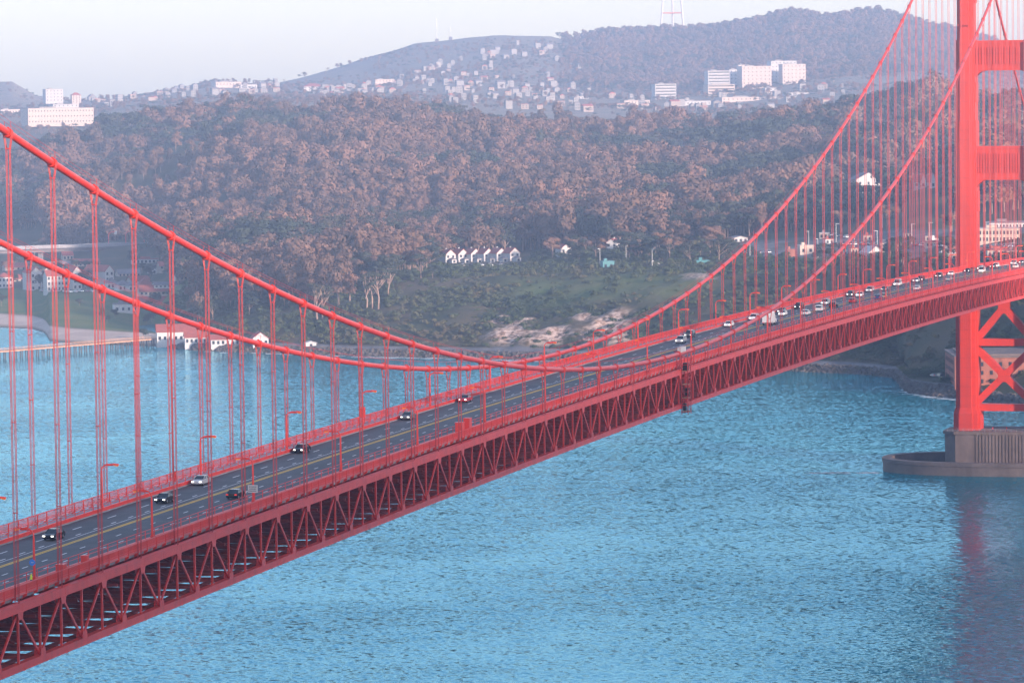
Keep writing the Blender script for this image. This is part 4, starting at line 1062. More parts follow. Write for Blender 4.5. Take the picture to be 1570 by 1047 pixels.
def put(px, py, wpx, hpx, name, label, l_=None, roof='gable', rhf=.28, rot=0, hit_kw={}, **kw):
    """stand a building with its foot at a spot on the ground seen at (px,py); sizes given as they subtend there"""
    p, d = hit(px, py, **hit_kw); s = d/FPX
    w_ = wpx*s; h_ = hpx*s; L_ = l_ or w_*1.2; r_ = ray(px, py); p = p+np.array([r_[0], r_[1], 0])*(L_*.5+abs(math.sin(rot))*w_*.3)
    rh = h_*rhf if roof in ('gable', 'hip') else 0
    return building(name, label, p, azim(px)+rot, w_, l_ or w_*1.2, h_-rh, roof, max(rh, .5), **kw)

# six white gabled houses in a row on the terrace
for i, px in enumerate((685.4, 705, 724.3, 744, 763.6, 784)):
    lab = ['white gabled house in the row of six, next to the long white building', 'white gabled house in the row of six, second from the long white building', 'white gabled house in the row of six, third from the long white building',
           'white gabled house in the row of six, fourth from the long white building', 'white gabled house in the row of six, fifth from the long white building', 'white gabled house in the row of six, sixth from the long white building'][i]
    put(px, 403-i*.5, 17, 21, 'row_house', lab, l_=11, rhf=.36, rot=.45, rmat='redroof', nx=2, nz=2, chim=1)
    put(px+8.2, 404-i*.5, 8, 9, 'house_porch', 'low white side wing of row house %s counted from the long building' % ('one', 'two', 'three', 'four', 'five', 'six')[i], l_=6, roof='hip', rot=.45, rmat='greyroof', nx=1, nz=1, cat='wing')
put(610, 402, 36, 20, 'long_house', 'long white building with brown hipped roof beside the row of gabled houses', l_=12, roof='hip', rot=.3, rmat='redroof', nx=8, nz=2, chim=2, cat='building')
put(648, 399, 42, 16, 'long_house', 'white wing joining the long white building to the row of gabled houses', l_=12, roof='hip', rot=.3, rmat='redroof', nx=7, nz=2, chim=2, cat='building')
put(864, 396, 18, 22, 'white_house', 'white house with orange tiled roof standing alone among dark trees', rot=.4, rmat='redroof', nx=2, nz=2)
put(941, 387, 18, 21, 'white_house', 'white house with red roof and chimney under spreading trees', rot=-.3, rmat='redroof', nx=2, nz=2, chim=1)
M['teal'] = mat('teal_metal_shed', (.05, .20, .22), .6, var=.1, vscale=.3)
put(931, 413, 18, 12, 'teal_shed', 'teal metal shed beside a rounded bush on the terrace', rot=.2, wall='teal', rmat='teal', nx=2, nz=1, cat='shed', roof='flat')
put(1077, 408, 20, 8, 'teal_shed', 'long teal shed at the edge of the parking lot', rot=.1, wall='teal', rmat='teal', nx=2, nz=1, cat='shed', roof='flat')
put(1003, 409, 14, 5, 'white_trailer', 'small white trailer parked on the terrace near a pole', rot=.1, nx=0, nz=1, cat='trailer', roof='flat', rmat='white')
put(790, 366, 20, 20, 'grey_house', 'grey roofed house half hidden among trees above the gabled row', rot=.5, wall='cream', rmat='greyroof', nx=2, nz=2)
put(1132, 372, 22, 10, 'white_house', 'low white house behind the parking lot at the edge of the trees', rot=.3, rmat='greyroof', nx=3, nz=1)
put(1326, 299, 40, 34, 'big_white_house', 'big white barn like house on the wooded slope behind the suspenders', l_=16, rot=.35, rmat='greyroof', rhf=.3, nx=3, nz=2, chim=1)
put(1350, 293, 14, 10, 'white_house', 'small white annex beside the big barn like house', rot=.35, rmat='greyroof', nx=1, nz=1)
put(1418, 288, 34, 20, 'gabled_white_house', 'white house with two steep gables and red roof on the wooded slope', l_=10, ridge='y', rot=.1, rmat='redroof', rhf=.5, nx=5, nz=1, chim=2)
for i, dx in enumerate((9, 24)):
    put(1406+dx, 289, 8, 24, 'gable_wing', 'steep white gable at the %s end of the red roofed house' % ('left' if i == 0 else 'right').replace('left', 'barn side').replace('right', 'tower side'), l_=8, rot=.1, rmat='redroof', rhf=.5, nx=1, nz=1, cat='wing')
# the plaza behind the suspenders
put(1336, 396, 24, 18, 'white_house', 'white gabled house below the toll plaza with long porch', rot=.5, rhf=.5, rmat='white', nx=3, nz=1)
put(1235, 391, 22, 14, 'cream_hut', 'cream coloured hut at the end of the parking lot', rot=.2, wall='cream', rmat='cream', roof='flat', nx=2, nz=1, cat='hut')
put(1212, 395, 12, 12, 'maroon_hut', 'square maroon hut next to the cream hut', rot=.2, wall='brick', rmat='brick', roof='flat', nx=0, nz=1, cat='hut')
put(1375, 385, 34, 9, 'cream_hut', 'low cream building with window row on the toll plaza', rot=.1, wall='cream', rmat='greyroof', roof='flat', nx=6, nz=1, cat='building')
put(1440, 378, 46, 10, 'plaza_building', 'long cream building on the toll plaza close to the tower leg', rot=.1, wall='cream', rmat='redroof', roof='hip', nx=8, nz=1, cat='building')
put(1456, 392, 30, 9, 'plaza_shelter', 'pale shelter in front of the long cream plaza building', rot=.1, wall='white', rmat='greyroof', roof='flat', nx=4, nz=1, cat='shelter')
put(1530, 372, 62, 20, 'plaza_building', 'wide cream plaza building with tall windows seen between the tower legs', rot=.05, wall='cream', rmat='cream', roof='flat', nx=12, nz=2, cat='building')
put(1545, 352, 60, 10, 'plaza_building', 'pale upper building behind the wide cream plaza building', rot=.05, wall='white', rmat='greyroof', roof='flat', nx=12, nz=1, cat='building')
put(1535, 396, 44, 12, 'plaza_shelter', 'low pink shelter below the wide cream plaza building', rot=.05, wall='cream', rmat='redroof', roof='flat', nx=6, nz=1, cat='shelter')
random.seed(31)
for i in range(16):
    put(random.uniform(1262, 1465), random.uniform(362, 398), random.uniform(9, 20), random.uniform(6, 10), 'plaza_kiosk', 'small pale kiosk or booth standing on the toll plaza behind the suspenders', rot=random.uniform(-.3, .5), wall=random.choice(['cream', 'white', 'cream']), rmat=random.choice(['redroof', 'greyroof', 'white']), roof='flat', nx=2, nz=1, cat='kiosk', group='kiosks on the toll plaza')
for i in range(8):
    put(random.uniform(1505, 1590), random.uniform(385, 402), random.uniform(8, 18), random.uniform(6, 12), 'plaza_kiosk', 'small pale kiosk or booth seen between the tower legs', rot=random.uniform(-.3, .5), wall=random.choice(['cream', 'white']), rmat=random.choice(['redroof', 'greyroof']), roof='flat', nx=2, nz=1, cat='kiosk', group='kiosks between the tower legs')
pmesh = MB(); pmesh.tube([(0, 0, -1), (0, 0, 11)], [.22, .14], 6); pmesh.box((0, .9, 11), (.4, 2.2, .3)); pmesh = pmesh.mesh('light_pole', M['white'])
for px, py in ((1000, 411), (920, 410), (1240, 384), (1254, 396), (1282, 372), (1345, 384), (1353, 350), (1398, 375), (1425, 372), (1480, 372), (1512, 372), (1555, 376), (1310, 388), (960, 405), (1150, 398)):
    p_, d_ = hit(px, py); o = link('light_pole', pmesh, None, tuple(p_), (0, 0, azim(px)+random.uniform(0, 3))); tag(o, 'slender pale light pole over the terrace lots and plaza', 'light pole', 'light poles of the lots and plaza')
# the old barracks on the left shore
LK = dict(dmin=2300)
put(50, 446, 19, 36, 'barracks', 'tall white gabled barracks building left of the porch front', l_=22, rot=.25, rhf=.22, nx=2, nz=3, cat='building', chim=1)
put(88, 446, 38, 32, 'barracks', 'white barracks with dark windowed porch front and brown roof', l_=12, ridge='y', rot=.25, rhf=.26, nx=7, nz=3, cat='building')
put(114, 444, 14, 36, 'barracks', 'narrow white gabled barracks wing right of the porch front', l_=18, rot=.25, rhf=.25, nx=2, nz=3, cat='building')
put(152, 441, 16, 34, 'barracks', 'white gabled barracks with brown roof near the viaduct column', l_=26, rot=.6, rhf=.25, nx=2, nz=3, cat='building')
put(6, 442, 22, 24, 'barracks', 'white barracks with hipped brown roof at the far end of the lawn', l_=14, roof='hip', rot=.2, nx=4, nz=2, cat='building')
for i, (px, py, wp, lab) in enumerate(((170, 443, 18, 'small white cottage with dark hipped roof beside the narrow barracks'), (188, 446, 20, 'small white cottage with dark hipped roof between two others'), (203, 447, 17, 'small white cottage with dark roof next to the long red shed'))):
    put(px, py, wp, 17, 'cottage', lab, roof='hip', rot=.3, rmat='greyroof', rhf=.45, nx=3, nz=1)
put(258, 452, 92, 15, 'long_shed', 'long shed with wide red roof behind the lawn', l_=16, ridge='y', rot=.12, rhf=.6, wall='cream', nx=14, nz=1, cat='shed')
put(268, 441, 66, 9, 'long_shed', 'long grey roofed shed behind the wide red roof', l_=12, ridge='y', rot=.12, rhf=.5, wall='white', rmat='greyroof', nx=10, nz=1, cat='shed')
put(222, 446, 24, 20, 'red_roof_house', 'white house with big red hipped roof at the end of the long shed', roof='hip', rot=.2, rhf=.55, nx=4, nz=1)
put(232, 474, 96, 18, 'long_shed', 'long low shed with dull maroon roof facing the lawn', l_=18, ridge='y', rot=.1, rhf=.75, wall='cream', rmat='redroof', nx=12, nz=1, cat='shed')
put(192, 481, 36, 14, 'white_shed', 'plain white flat fronted shed beside the oval green', l_=12, roof='flat', rot=.1, rmat='greyroof', nx=4, nz=1, cat='shed')
put(273, 528, 66, 30, 'boathouse', 'white waterfront warehouse with red roof at the root of the wharf', l_=16, ridge='y', rot=.05, rhf=.35, nx=8, nz=1, cat='warehouse')
put(300, 530, 34, 18, 'boathouse', 'low white boathouse with brown roof in front of the warehouse', l_=12, ridge='y', rot=.05, rhf=.4, nx=5, nz=1, cat='warehouse')
put(345, 531, 44, 16, 'boathouse', 'white boathouse with grey brown roof farther along the sea wall', l_=12, ridge='y', rot=.05, rhf=.4, nx=6, nz=1, cat='warehouse')
put(398, 531, 24, 22, 'boathouse', 'white gable ended boathouse last on the sea wall', l_=14, rot=.1, rhf=.4, nx=3, nz=1, cat='warehouse')
put(476, 532, 16, 8, 'white_hut', 'tiny white hut on the shore road below the wooded bluff', rot=.1, nx=1, nz=1, cat='hut', rmat='white')
put(103, 399, 16, 13, 'pink_house', 'small pink walled house with red roof under the viaduct', l_=9, ridge='y', rot=.2, rhf=.4, wall='cream', nx=3, nz=1)
put(232, 404, 60, 7, 'long_shed', 'long white row of low huts under the viaduct', l_=9, roof='flat', rot=.1, nx=10, nz=1, cat='shed', rmat='redroof')
put(240, 420, 24, 10, 'white_hut', 'white hut standing beyond the viaduct columns', rot=.2, nx=2, nz=1, cat='hut', rmat='greyroof')

for i, (px, py, wp) in enumerate(((22, 432, 40), (60, 426, 46), (104, 430, 40), (140, 424, 40), (30, 414, 50), (86, 412, 44), (132, 408, 40), (196, 424, 34), (212, 434, 30), (286, 428, 36), (262, 412, 40), (300, 408, 34))):
    put(px, py, wp, 11, 'quarters', 'long low brown roofed quarters on the slope behind the white barracks', l_=10, ridge='y', rot=.15+.1*(i % 3), rhf=.55, wall='cream', rmat=('redroof', 'greyroof')[i % 2], nx=6, nz=1, cat='building', group='brown roofed quarters behind the barracks')
# viaduct
def viaduct():
    P = [Vector(tuple(at_d(px, d)[:2])+(CZ+ray(px, py)[2]*d,)) for px, py, d in ((-160, 386, 3120), (0, 382, 3160), (150, 377, 3200), (310, 370, 3260), (420, 366, 3320))]
    t = thing('viaduct', 'pale concrete road viaduct on tall columns behind the barracks', 'viaduct', (P[1].x, P[1].y, 0)); o_ = Vector((P[1].x, P[1].y, 0))
    def run(name, off, w_, h_, m_):
        b = MB()
        for i in range(len(P)-1): b.beam(P[i]-o_+Vector((0, 0, off)), P[i+1]-o_+Vector((0, 0, off)), w_, h_, ref=(0, 0, 1))
        b.build(name, M[m_], t)
    run('deck', 0, 16, 1.2, 'walk'); run('girder', -2.0, 10, 2.8, 'greyroof')
    for s in (-1, 1):
        b = MB()
        for i in range(len(P)-1):
            dv = (P[i+1]-P[i]).normalized(); nv = Vector((-dv.y, dv.x, 0))*s*7.8
            b.beam(P[i]-o_+nv+Vector((0, 0, 1.1)), P[i+1]-o_+nv+Vector((0, 0, 1.1)), .4, 1.1, ref=(0, 0, 1))
        b.build('parapet', M['walk'], t)
    for px in (-60, 60, 174, 203, 256, 330):
        f_ = np.interp(px, [-160, 0, 150, 310, 420], [0, 1, 2, 3, 4]); i = min(int(f_), 3); q = P[i].lerp(P[i+1], f_-i)
        g = float(H(q.x, q.y)[0]); b = MB(); b.box((q.x-o_.x, q.y-o_.y, (g-2+q.z-3.2)/2), (5 if px in (174,) else 3, 3.2, q.z-3.2-g+2)); b.build('column', M['walk'], t)
    for i, px in enumerate((165, 191, 219)):
        f_ = np.interp(px, [-160, 0, 150, 310, 420], [0, 1, 2, 3, 4]); k = min(int(f_), 3); q = P[k].lerp(P[k+1], f_-k); sg = -1 if i == 2 else 1
        m_ = thing('red_lamp_post', ['red curved lamp post carrying a pale sign on the viaduct', 'red curved lamp post on the viaduct beside another facing it', 'red curved lamp post on the viaduct bending back toward its pair'][i], 'lamp post', q+Vector((0, 0, .6)))
        b = MB(); b.tube([(0, 0, 0), (0, 0, 7)]+[(0, -sg*(3-3*math.cos(a)), 7+3*math.sin(a)) for a in np.linspace(.2, 1.57, 6)]+[(0, -sg*5.5, 10.1)], .28, 6); b.build('curved_post', M['red'], m_)
        b = MB(); b.box((0, -sg*6, 9.9 if i else 9.4), (.4, 2.2 if i == 0 else 1.4, .5 if i else 3.0)); b.build('lamp_head' if i else 'sign_panel', M['red' if i else 'white'], m_)
viaduct()

# wharf
def wharf():
    def wp(px, py, z=0):
        r = ray(px, py); t_ = (z-CZ)/r[2]; return Vector((CX+r[0]*t_, CY+r[1]*t_, z))
    A, B_ = wp(240, 531, 0), wp(-90, 559, 0)
    t = thing('wharf', 'long timber wharf on piles running out from the white warehouse', 'wharf', A); dv = (B_-A); L = dv.length; dv.normalize(); nv = Vector((-dv.y, dv.x, 0))
    b = MB(); b.beam(Vector((0, 0, 4.6)), dv*L+Vector((0, 0, 4.6)), 7, .7, ref=(0, 0, 1)); b.build('deck', M['wood'], t)
    b = MB()
    for s in (-1, 1):
        b.beam(nv*s*3.3+Vector((0, 0, 6.0)), dv*L+nv*s*3.3+Vector((0, 0, 6.0)), .16, .16, ref=(0, 0, 1))
        for k in np.arange(0, L, 3.0): b.box(tuple(dv*k+nv*s*3.3+Vector((0, 0, 5.5))), (.2, .2, 1.2))
    b.build('handrail', M['wood'], t)
    pm = MB(); pm.tube([(0, 0, -4), (0, 0, 4.3)], .34, 8); pm = pm.mesh('pile', M['rock'])
    n = int(L/4.4)
    for k in range(n):
        for s in (-1, 1): link('pile', pm, t, tuple(dv*(k*4.4+1)+nv*s*2.8))
wharf()

# brick fort at the foot of the bluff
def fort():
    r = ray(1460, 592); t_ = (4.5-CZ)/r[2]; px0 = np.array([CX+r[0]*t_, CY+r[1]*t_])
    t = thing('brick_fort', 'old red brick fort with arched openings at the foot of the dark bluff', 'fort', (px0[0]+30, px0[1]-26, 4.0), azim(1500)+.1)
    b = MB(); b.box((0, 0, 6.2), (56, 62, 15.5)); b.build('wall', M['brick'], t)
    b = MB(); b.box((0, 0, 14.3), (57, 63, .8)); b.box((0, 0, 15.0), (50, 56, .8)); b.build('parapet', M['concrete'], t)
    b = MB()
    for s in (-1, 1): b.box((-29, s*29, 6.4), (6, 6, 16.4))
    b.build('corner_bastion', M['brick'], t)
    wm_ = win_mesh(1.4, 1.9)
    for j in range(3):
        for i in range(12): link('window', wm_, t, (-28.05, -25+i*4.4, 3+j*4))
        for i in range(11): link('window', wm_, t, (-23+i*4.6, 31.03, 3+j*4), (0, 0, math.pi/2))
    b = MB(); b.tube([(-10, -6, 15), (-10, -6, 42)], [.28, .12], 6); o = b.build('flagpole', M['white']); o.parent = None
    o.location = t.location; o.rotation_euler = t.rotation_euler; tag(o, 'slender white flagpole rising from the brick fort', 'flagpole')
fort()

# ------------------------------------------------------------------ far city
big = [(90, 190, 102, 24, 5300, 'cream', 'long cream windowed block at the edge of the hazy city', dict(nx=22, nz=3)),
       (84, 156, 27, 19, 6300, 'white', 'square pale block on the hazy ridge behind the long cream block', dict(nx=5, nz=4)),
       (119, 158, 14, 16, 6300, 'cream', 'pale tower building with small pointed roof on the hazy ridge', dict(nx=3, nz=4, roof='hip', rhf=.25)),
       (100, 168, 40, 8, 6000, 'white', 'low pale building below the square block on the hazy ridge', dict(nx=6, nz=2)),
       (1019.5, 161, 33, 32, 5900, 'white', 'single pale office block with fine window bands in the hazy city', dict(band=True, nz=7)),
       (1104, 161, 42, 31, 6000, 'cream', 'low banded slab in front of the hazy hospital complex', dict(band=True, nz=7)),
       (1101, 137, 34, 28, 6200, 'white', 'taller banded slab at the left corner of the hospital complex', dict(band=True, nz=6)),
       (1128, 152, 20, 45, 6250, 'white', 'plain pale tower between the banded slab and the large hospital block', dict(nx=3, nz=8)),
       (1158, 153, 46, 51, 6200, 'cream', 'large sunlit block of the hazy hospital complex', dict(nx=7, nz=9)),
       (1190, 152, 20, 42, 6250, 'white', 'recessed pale block between the two large hospital blocks', dict(nx=3, nz=8)),
       (1216, 156, 36, 57, 6200, 'cream', 'tallest pale block at the far end of the hospital complex', dict(nx=6, nz=10)),
       (1182, 159, 18, 24, 5950, 'white', 'small pale tower in front of the large hospital blocks', dict(nx=3, nz=5)),
       (1150, 166, 96, 17, 5750, 'cream', 'wide low podium block in front of the hospital complex', dict(nx=14, nz=3)),
       (1236, 164, 62, 22, 5800, 'white', 'wide stepped block at the foot of the tallest hospital block', dict(nx=10, nz=3)),
       (1066, 168, 44, 13, 5700, 'white', 'low pale block between the single office block and the hospital', dict(nx=8, nz=2)),
       (1140, 140, 16, 40, 6300, 'cream', 'narrow sunlit tower rising behind the large hospital block', dict(nx=3, nz=7)),
       (1200, 128, 40, 34, 6350, 'white', 'pale slab rising between the hospital blocks from behind', dict(nx=7, nz=6)),
       (975, 166, 40, 12, 5700, 'cream', 'low cream block at the tree line beside the single office block', dict(nx=8, nz=2)),
       (1254, 156, 40, 26, 6100, 'cream', 'broad low pale building beside the hospital complex', dict(nx=8, nz=4)),
       (1287, 130, 38, 13, 6500, 'white', 'long flat pale building on the slope above the near cable', dict(nx=8, nz=2)),
       (1300, 155, 44, 12, 5900, 'white', 'low pale building at the tree line behind the far cable', dict(nx=8, nz=2)),
       (1424, 101, 60, 9, 7000, 'cream', 'long pale building high on the hazy mountain behind the suspenders', dict(nx=10, nz=2)),
       (350, 139, 40, 13, 6600, 'cream', 'long pale building on the hazy ridge above the wood', dict(nx=8, nz=2)),
       (382, 142, 26, 12, 6600, 'white', 'pale building next to the long one on the hazy ridge', dict(nx=5, nz=2)),
       (590, 136, 30, 14, 6500, 'cream', 'pinkish block at the foot of the hazy mountain', dict(nx=6, nz=3)),
       (482, 140, 34, 12, 6500, 'white', 'low domed looking pale hall at the foot of the hazy mountain', dict(nx=6, nz=2, roof='hip', rhf=.4)),
       (890, 162, 26, 14, 5800, 'white', 'pale terrace block at the tree line in the middle of the city', dict(nx=6, nz=3)),
       (16, 180, 30, 12, 5900, 'cream', 'pale pink block at the edge of the hazy city', dict(nx=7, nz=2))]
for px, py, wp, hp, d, wl, lab, kw in big:
    s = d/FPX; p = at_d(px, d); z = CZ+ray(px, py)[2]*d
    kw = dict(kw); rf = kw.pop('roof', 'flat'); rhf = kw.pop('rhf', 0); hh = hp*s
    building('city_building', lab, (p[0], p[1], min(z, p[2]+30)), azim(px)+.25, wp*s, min(wp*s*.7, 40), hh*(1-rhf), rf, max(.5, hh*rhf), wall='city_'+wl, rmat='far_white' if rf == 'flat' else 'redroof', cat='building', **kw)
    if z > p[2]+2.5:                              # podium down to the slope
        bpy.context.view_layer
def far_houses():
    kinds = []
    for i in range(6):
        b = MB(); w_, l_, h_ = random.uniform(8, 13), random.uniform(10, 16), random.uniform(7, 12)
        b.box((0, 0, h_/2-2), (l_, w_, h_+4), 0)
        if i % 2:
            b.add([(-l_/2-.3, -w_/2-.3, h_), (l_/2+.3, -w_/2-.3, h_), (l_/2+.3, w_/2+.3, h_), (-l_/2-.3, w_/2+.3, h_), (-l_/2-.3, 0, h_+3), (l_/2+.3, 0, h_+3)], [(0, 1, 5, 4), (2, 3, 4, 5), (0, 4, 3), (1, 2, 5)], 1)
        else: b.box((0, 0, h_+.3), (l_*.98, w_*.98, .8), 1)
        for j in range(2):
            for k in range(2): b.box((-l_/2-.03, -w_*.22+k*w_*.44, h_*(.3+.42*j)), (.1, 1.6, 1.8), 2)
        kinds.append(b.mesh('far_house', [M[('far_white', 'far_cream', 'far_white')[i % 3]], M[('greyroof', 'redroof', 'greyroof')[i % 3]], M['window']]))
    zones = [(150, (480, 905), (6050, 7350), 'small pale house on the far hazy hillside under the mast', 'houses on the hazy hillside'),
             (50, (250, 430), (5900, 7400), 'small pale house on the far hazy ridge above the wood', 'houses on the hazy ridge'),
             (40, (690, 1000), (5350, 6000), 'small pale house in the hazy city along the tree line', 'houses along the tree line'),
             (35, (1000, 1320), (5350, 6050), 'small pale house at the foot of the hazy hospital blocks', 'houses below the hospital'),
             (20, (130, 250), (6100, 7000), 'small pale house on the low hazy saddle of the city', 'houses on the low saddle')]
    for n, (a0, a1), (d0, d1), lab, grp in zones:
        for i in range(n):
            a, d = random.uniform(a0, a1), round(random.uniform(d0, d1)/55)*55+random.uniform(-4, 4)
            if a0 == 480: d = round(random.uniform(6000, 6150+1300*min(1, (a-480)/330))/45)*45
            p = at_d(a, d); o = link('far_house', random.choice(kinds), None, (p[0], p[1], p[2]), (0, 0, azim(a)+random.choice((.3, .3, -1.2, .05))), (random.uniform(.5, .9),)*3)
            tag(o, lab, 'house', grp)
far_houses()
def masts():
    for px, py, top, d, lab in ((673, 60, 27, 7560, 'tall thin mast on the crest of the hazy hill'), (694, 62, 40, 7580, 'shorter thin mast beside the tall one on the hazy hill')):
        p = at_d(px, d); h_ = (CZ+ray(px, top)[2]*d)-p[2]; t = thing('radio_mast', lab, 'mast', tuple(p))
        b = MB(); b.tube([(0, 0, -2), (0, 0, h_)], [.9, .45], 6); b.build('mast_pole', M['steel'], t)
        b = MB(); b.box((0, 0, 3), (4, 6, 7)); b.build('mast_hut', M['greyroof'], t)
    d = 7650; p = at_d(1034, d); t = thing('broadcast_tower', 'three legged red and white broadcast tower behind the wooded mountain', 'tower', (p[0], p[1], p[2]-3), azim(1034))
    M['pale_red'] = mat('faded_red_steel', (.55, .12, .08), .6)
    L = [(-9, 19), (-10, -17), (20, 0)]
    for i, (x, y) in enumerate(L):
        b = MB(); b.tube([(x*1.25, y*1.25, 0), (x*.6, y*.6, 150), (x*.75, y*.75, 220), (x*.9, y*.9, 290)], [2.4, 1.9, 1.5, .8], 6); b.build('tower_leg', M['white'], t)
    for z, k in ((45, 1.05), (100, .82), (150, .6), (220, .75)):
        b = MB()
        for i in range(3):
            a, c_ = L[i], L[(i+1) % 3]; b.beam((a[0]*k, a[1]*k, z), (c_[0]*k, c_[1]*k, z), 3.2, 2.0, ref=(0, 0, 1))
        b.build('cross_ring', M['pale_red'], t)
masts()

# ------------------------------------------------------------------ single trees that stand out
TP = {}
for nm, (h_, r_, st, n, lf, lm) in {'euc': (24, 7.5, 'euc', 1500, 1.15, 'leaf_euc'), 'cyp': (18, 9.5, 'cyp', 1500, 1.05, 'leaf_dark'), 'round': (11, 6, 'round', 1000, .95, 'leaf_dark'), 'rust': (17, 9, 'cyp', 1500, 1.05, 'leaf_euc')}.items():
    TP[nm] = []
    for i in range(3):
        tr, Q, Fq = tree_parts(900+i*7+len(nm), h_, r_, st, n, lf); cm = bpy.data.meshes.new('crown'); cm.from_pydata(Q.tolist(), [], Fq.tolist()); cm.materials.append(M[lm]); soft(cm, 0, leaf_cloud.normals)
        TP[nm].append((tr.mesh('trunk', M['trunk'], True), cm))
def tree(kind, px, py, s, label, group, dk={}):
    p, d = hit(px, py, **dk); tm, cm = random.choice(TP[kind])
    t = thing({'euc': 'eucalyptus_tree', 'cyp': 'cypress_tree', 'round': 'bushy_tree', 'rust': 'cypress_tree'}[kind], label, 'tree', tuple(p), random.uniform(0, 6.28), group)
    t.scale = (s*random.uniform(.9, 1.1), s*random.uniform(.9, 1.1), s*random.uniform(.9, 1.1))
    link('trunk', tm, t); link('crown', cm, t)
random.seed(21)
def grove(kinds, n, x0, x1, y0, y1, s0, s1, label, group):
    k = 0
    while k < n:
        px, py = random.uniform(x0, x1), random.uniform(y0, y1)
        if any(abs(px-hx) < hw_ and py > hy for hx, hy, hw_ in ((864, 386, 15), (941, 378, 15), (1326, 290, 30), (1420, 280, 34), (690, 395, 26), (620, 395, 20), (1132, 362, 14), (931, 400, 11), (1077, 398, 12), (1336, 386, 14))):
            random.random(); x0 -= .02; continue
        tree(random.choice(kinds), px, py, random.uniform(s0, s1), label, group); k += 1
grove(['euc', 'rust', 'rust', 'euc'], 34, 335, 540, 440, 478, .9, 1.25, 'rust tinted tree in the grove on the slope above the white boathouses', 'grove above the boathouses')
grove(['cyp', 'rust'], 14, 545, 600, 420, 452, .8, 1.05, 'dark spreading tree at the right edge of the shore grove', 'edge of the shore grove')
grove(['rust', 'euc', 'cyp'], 30, 800, 985, 352, 378, .9, 1.3, 'rust crowned tree in the grove behind the orange roofed house', 'grove behind the orange roofed house')
grove(['rust', 'euc'], 18, 1000, 1190, 340, 362, .85, 1.2, 'rust crowned tree on the slope above the parking lot', 'trees above the parking lot')
grove(['cyp', 'round', 'rust'], 30, 800, 1000, 380, 404, .55, .95, 'dark round tree between the lone white houses', 'trees between the lone houses')
grove(['round', 'cyp', 'rust'], 22, 560, 690, 404, 428, .6, 1.0, 'dark bushy tree below the long white building', 'trees below the long white building')
grove(['cyp', 'round', 'rust'], 26, 1000, 1125, 380, 405, .55, .9, 'dark bushy tree between the sheds and the parking lot', 'trees by the sheds')
grove(['cyp', 'rust', 'round'], 26, 1200, 1470, 318, 358, .7, 1.1, 'tree on the slope below the big white barn like house', 'trees below the barn like house')
grove(['round', 'cyp'], 12, 1250, 1460, 396, 408, .5, .8, 'low dark tree on the bluff edge below the plaza', 'trees on the plaza bluff')
grove(['round', 'cyp', 'rust'], 26, -10, 300, 392, 432, .45, .85, 'tree on the slope between the barracks and the viaduct', 'trees below the viaduct')
grove(['round'], 12, 150, 310, 486, 500, .35, .6, 'low dark bush tree along the edge of the oval green', 'bushes by the oval green')
for px, py, s, lab in ((20, 440, .8, 'dark tree between the two end barracks'), (62, 446, 1.0, 'dark tree pressed between the barracks fronts'), (133, 443, 1.1, 'dark tree between the narrow barracks and the viaduct side barracks'), (238, 478, 1.0, 'round dark tree in front of the maroon roofed shed'), (220, 520, .55, 'small dark bush tree on the lawn near the warehouse'), (122, 470, .45, 'thin small tree standing on the lawn'), (2, 470, .7, 'dark tree at the open end of the lawn')):
    tree('round', px, py, s, lab, None)
def bare_pine(px, py, s, label):
    p, d = hit(px, py); t = thing('pine_tree', label, 'tree', tuple(p), random.uniform(0, 6.28))
    tr = MB(); rng = np.random.default_rng(int(px)); lob = []
    top = (rng.normal()*1.2, rng.normal()*1.2, 17)
    tr.tube([(0, 0, -1), (.4, .3, 6), (top[0]*.5, top[1]*.5, 11), top], [.55, .45, .36, .2], 7)
    for i in range(6):
        an = rng.random()*6.28; z = 7+rng.random()*6; e = (math.cos(an)*4.5, math.sin(an)*4.5, z+5+rng.random()*3)
        tr.tube([(top[0]*z/22, top[1]*z/22, z), (e[0]*.5, e[1]*.5, z+3), e], [.3, .22, .1], 5); lob.append((e[0], e[1], e[2]+.6, 2.6, .45))
    lob.append((top[0], top[1], 18, 3.4, .45))
    Q, Fq = leaf_cloud(rng, lob, 420, 1.1); cm = bpy.data.meshes.new('crown'); cm.from_pydata(Q.tolist(), [], Fq.tolist()); cm.materials.append(M['leaf_dark'])
    tr.build('trunk', M['trunk'], t, True); link('crown', cm, t); t.scale = (s,)*3
for px, py, s, lab in ((487, 497, 1.15, 'tall pine with bare forked pale trunk on the open bluff'), (495, 493, 1.0, 'bare trunked pine leaning beside the forked one on the bluff'), (562, 477, 1.0, 'bare trunked pine, first of three in line on the bluff'), (571, 474, 1.05, 'bare trunked pine, middle of three in line on the bluff'), (580, 475, 1.1, 'tallest bare trunked pine, last of three in line on the bluff'), (596, 459, .9, 'slim pine leaning away behind the three in line')):
    bare_pine(px, py, s, lab)

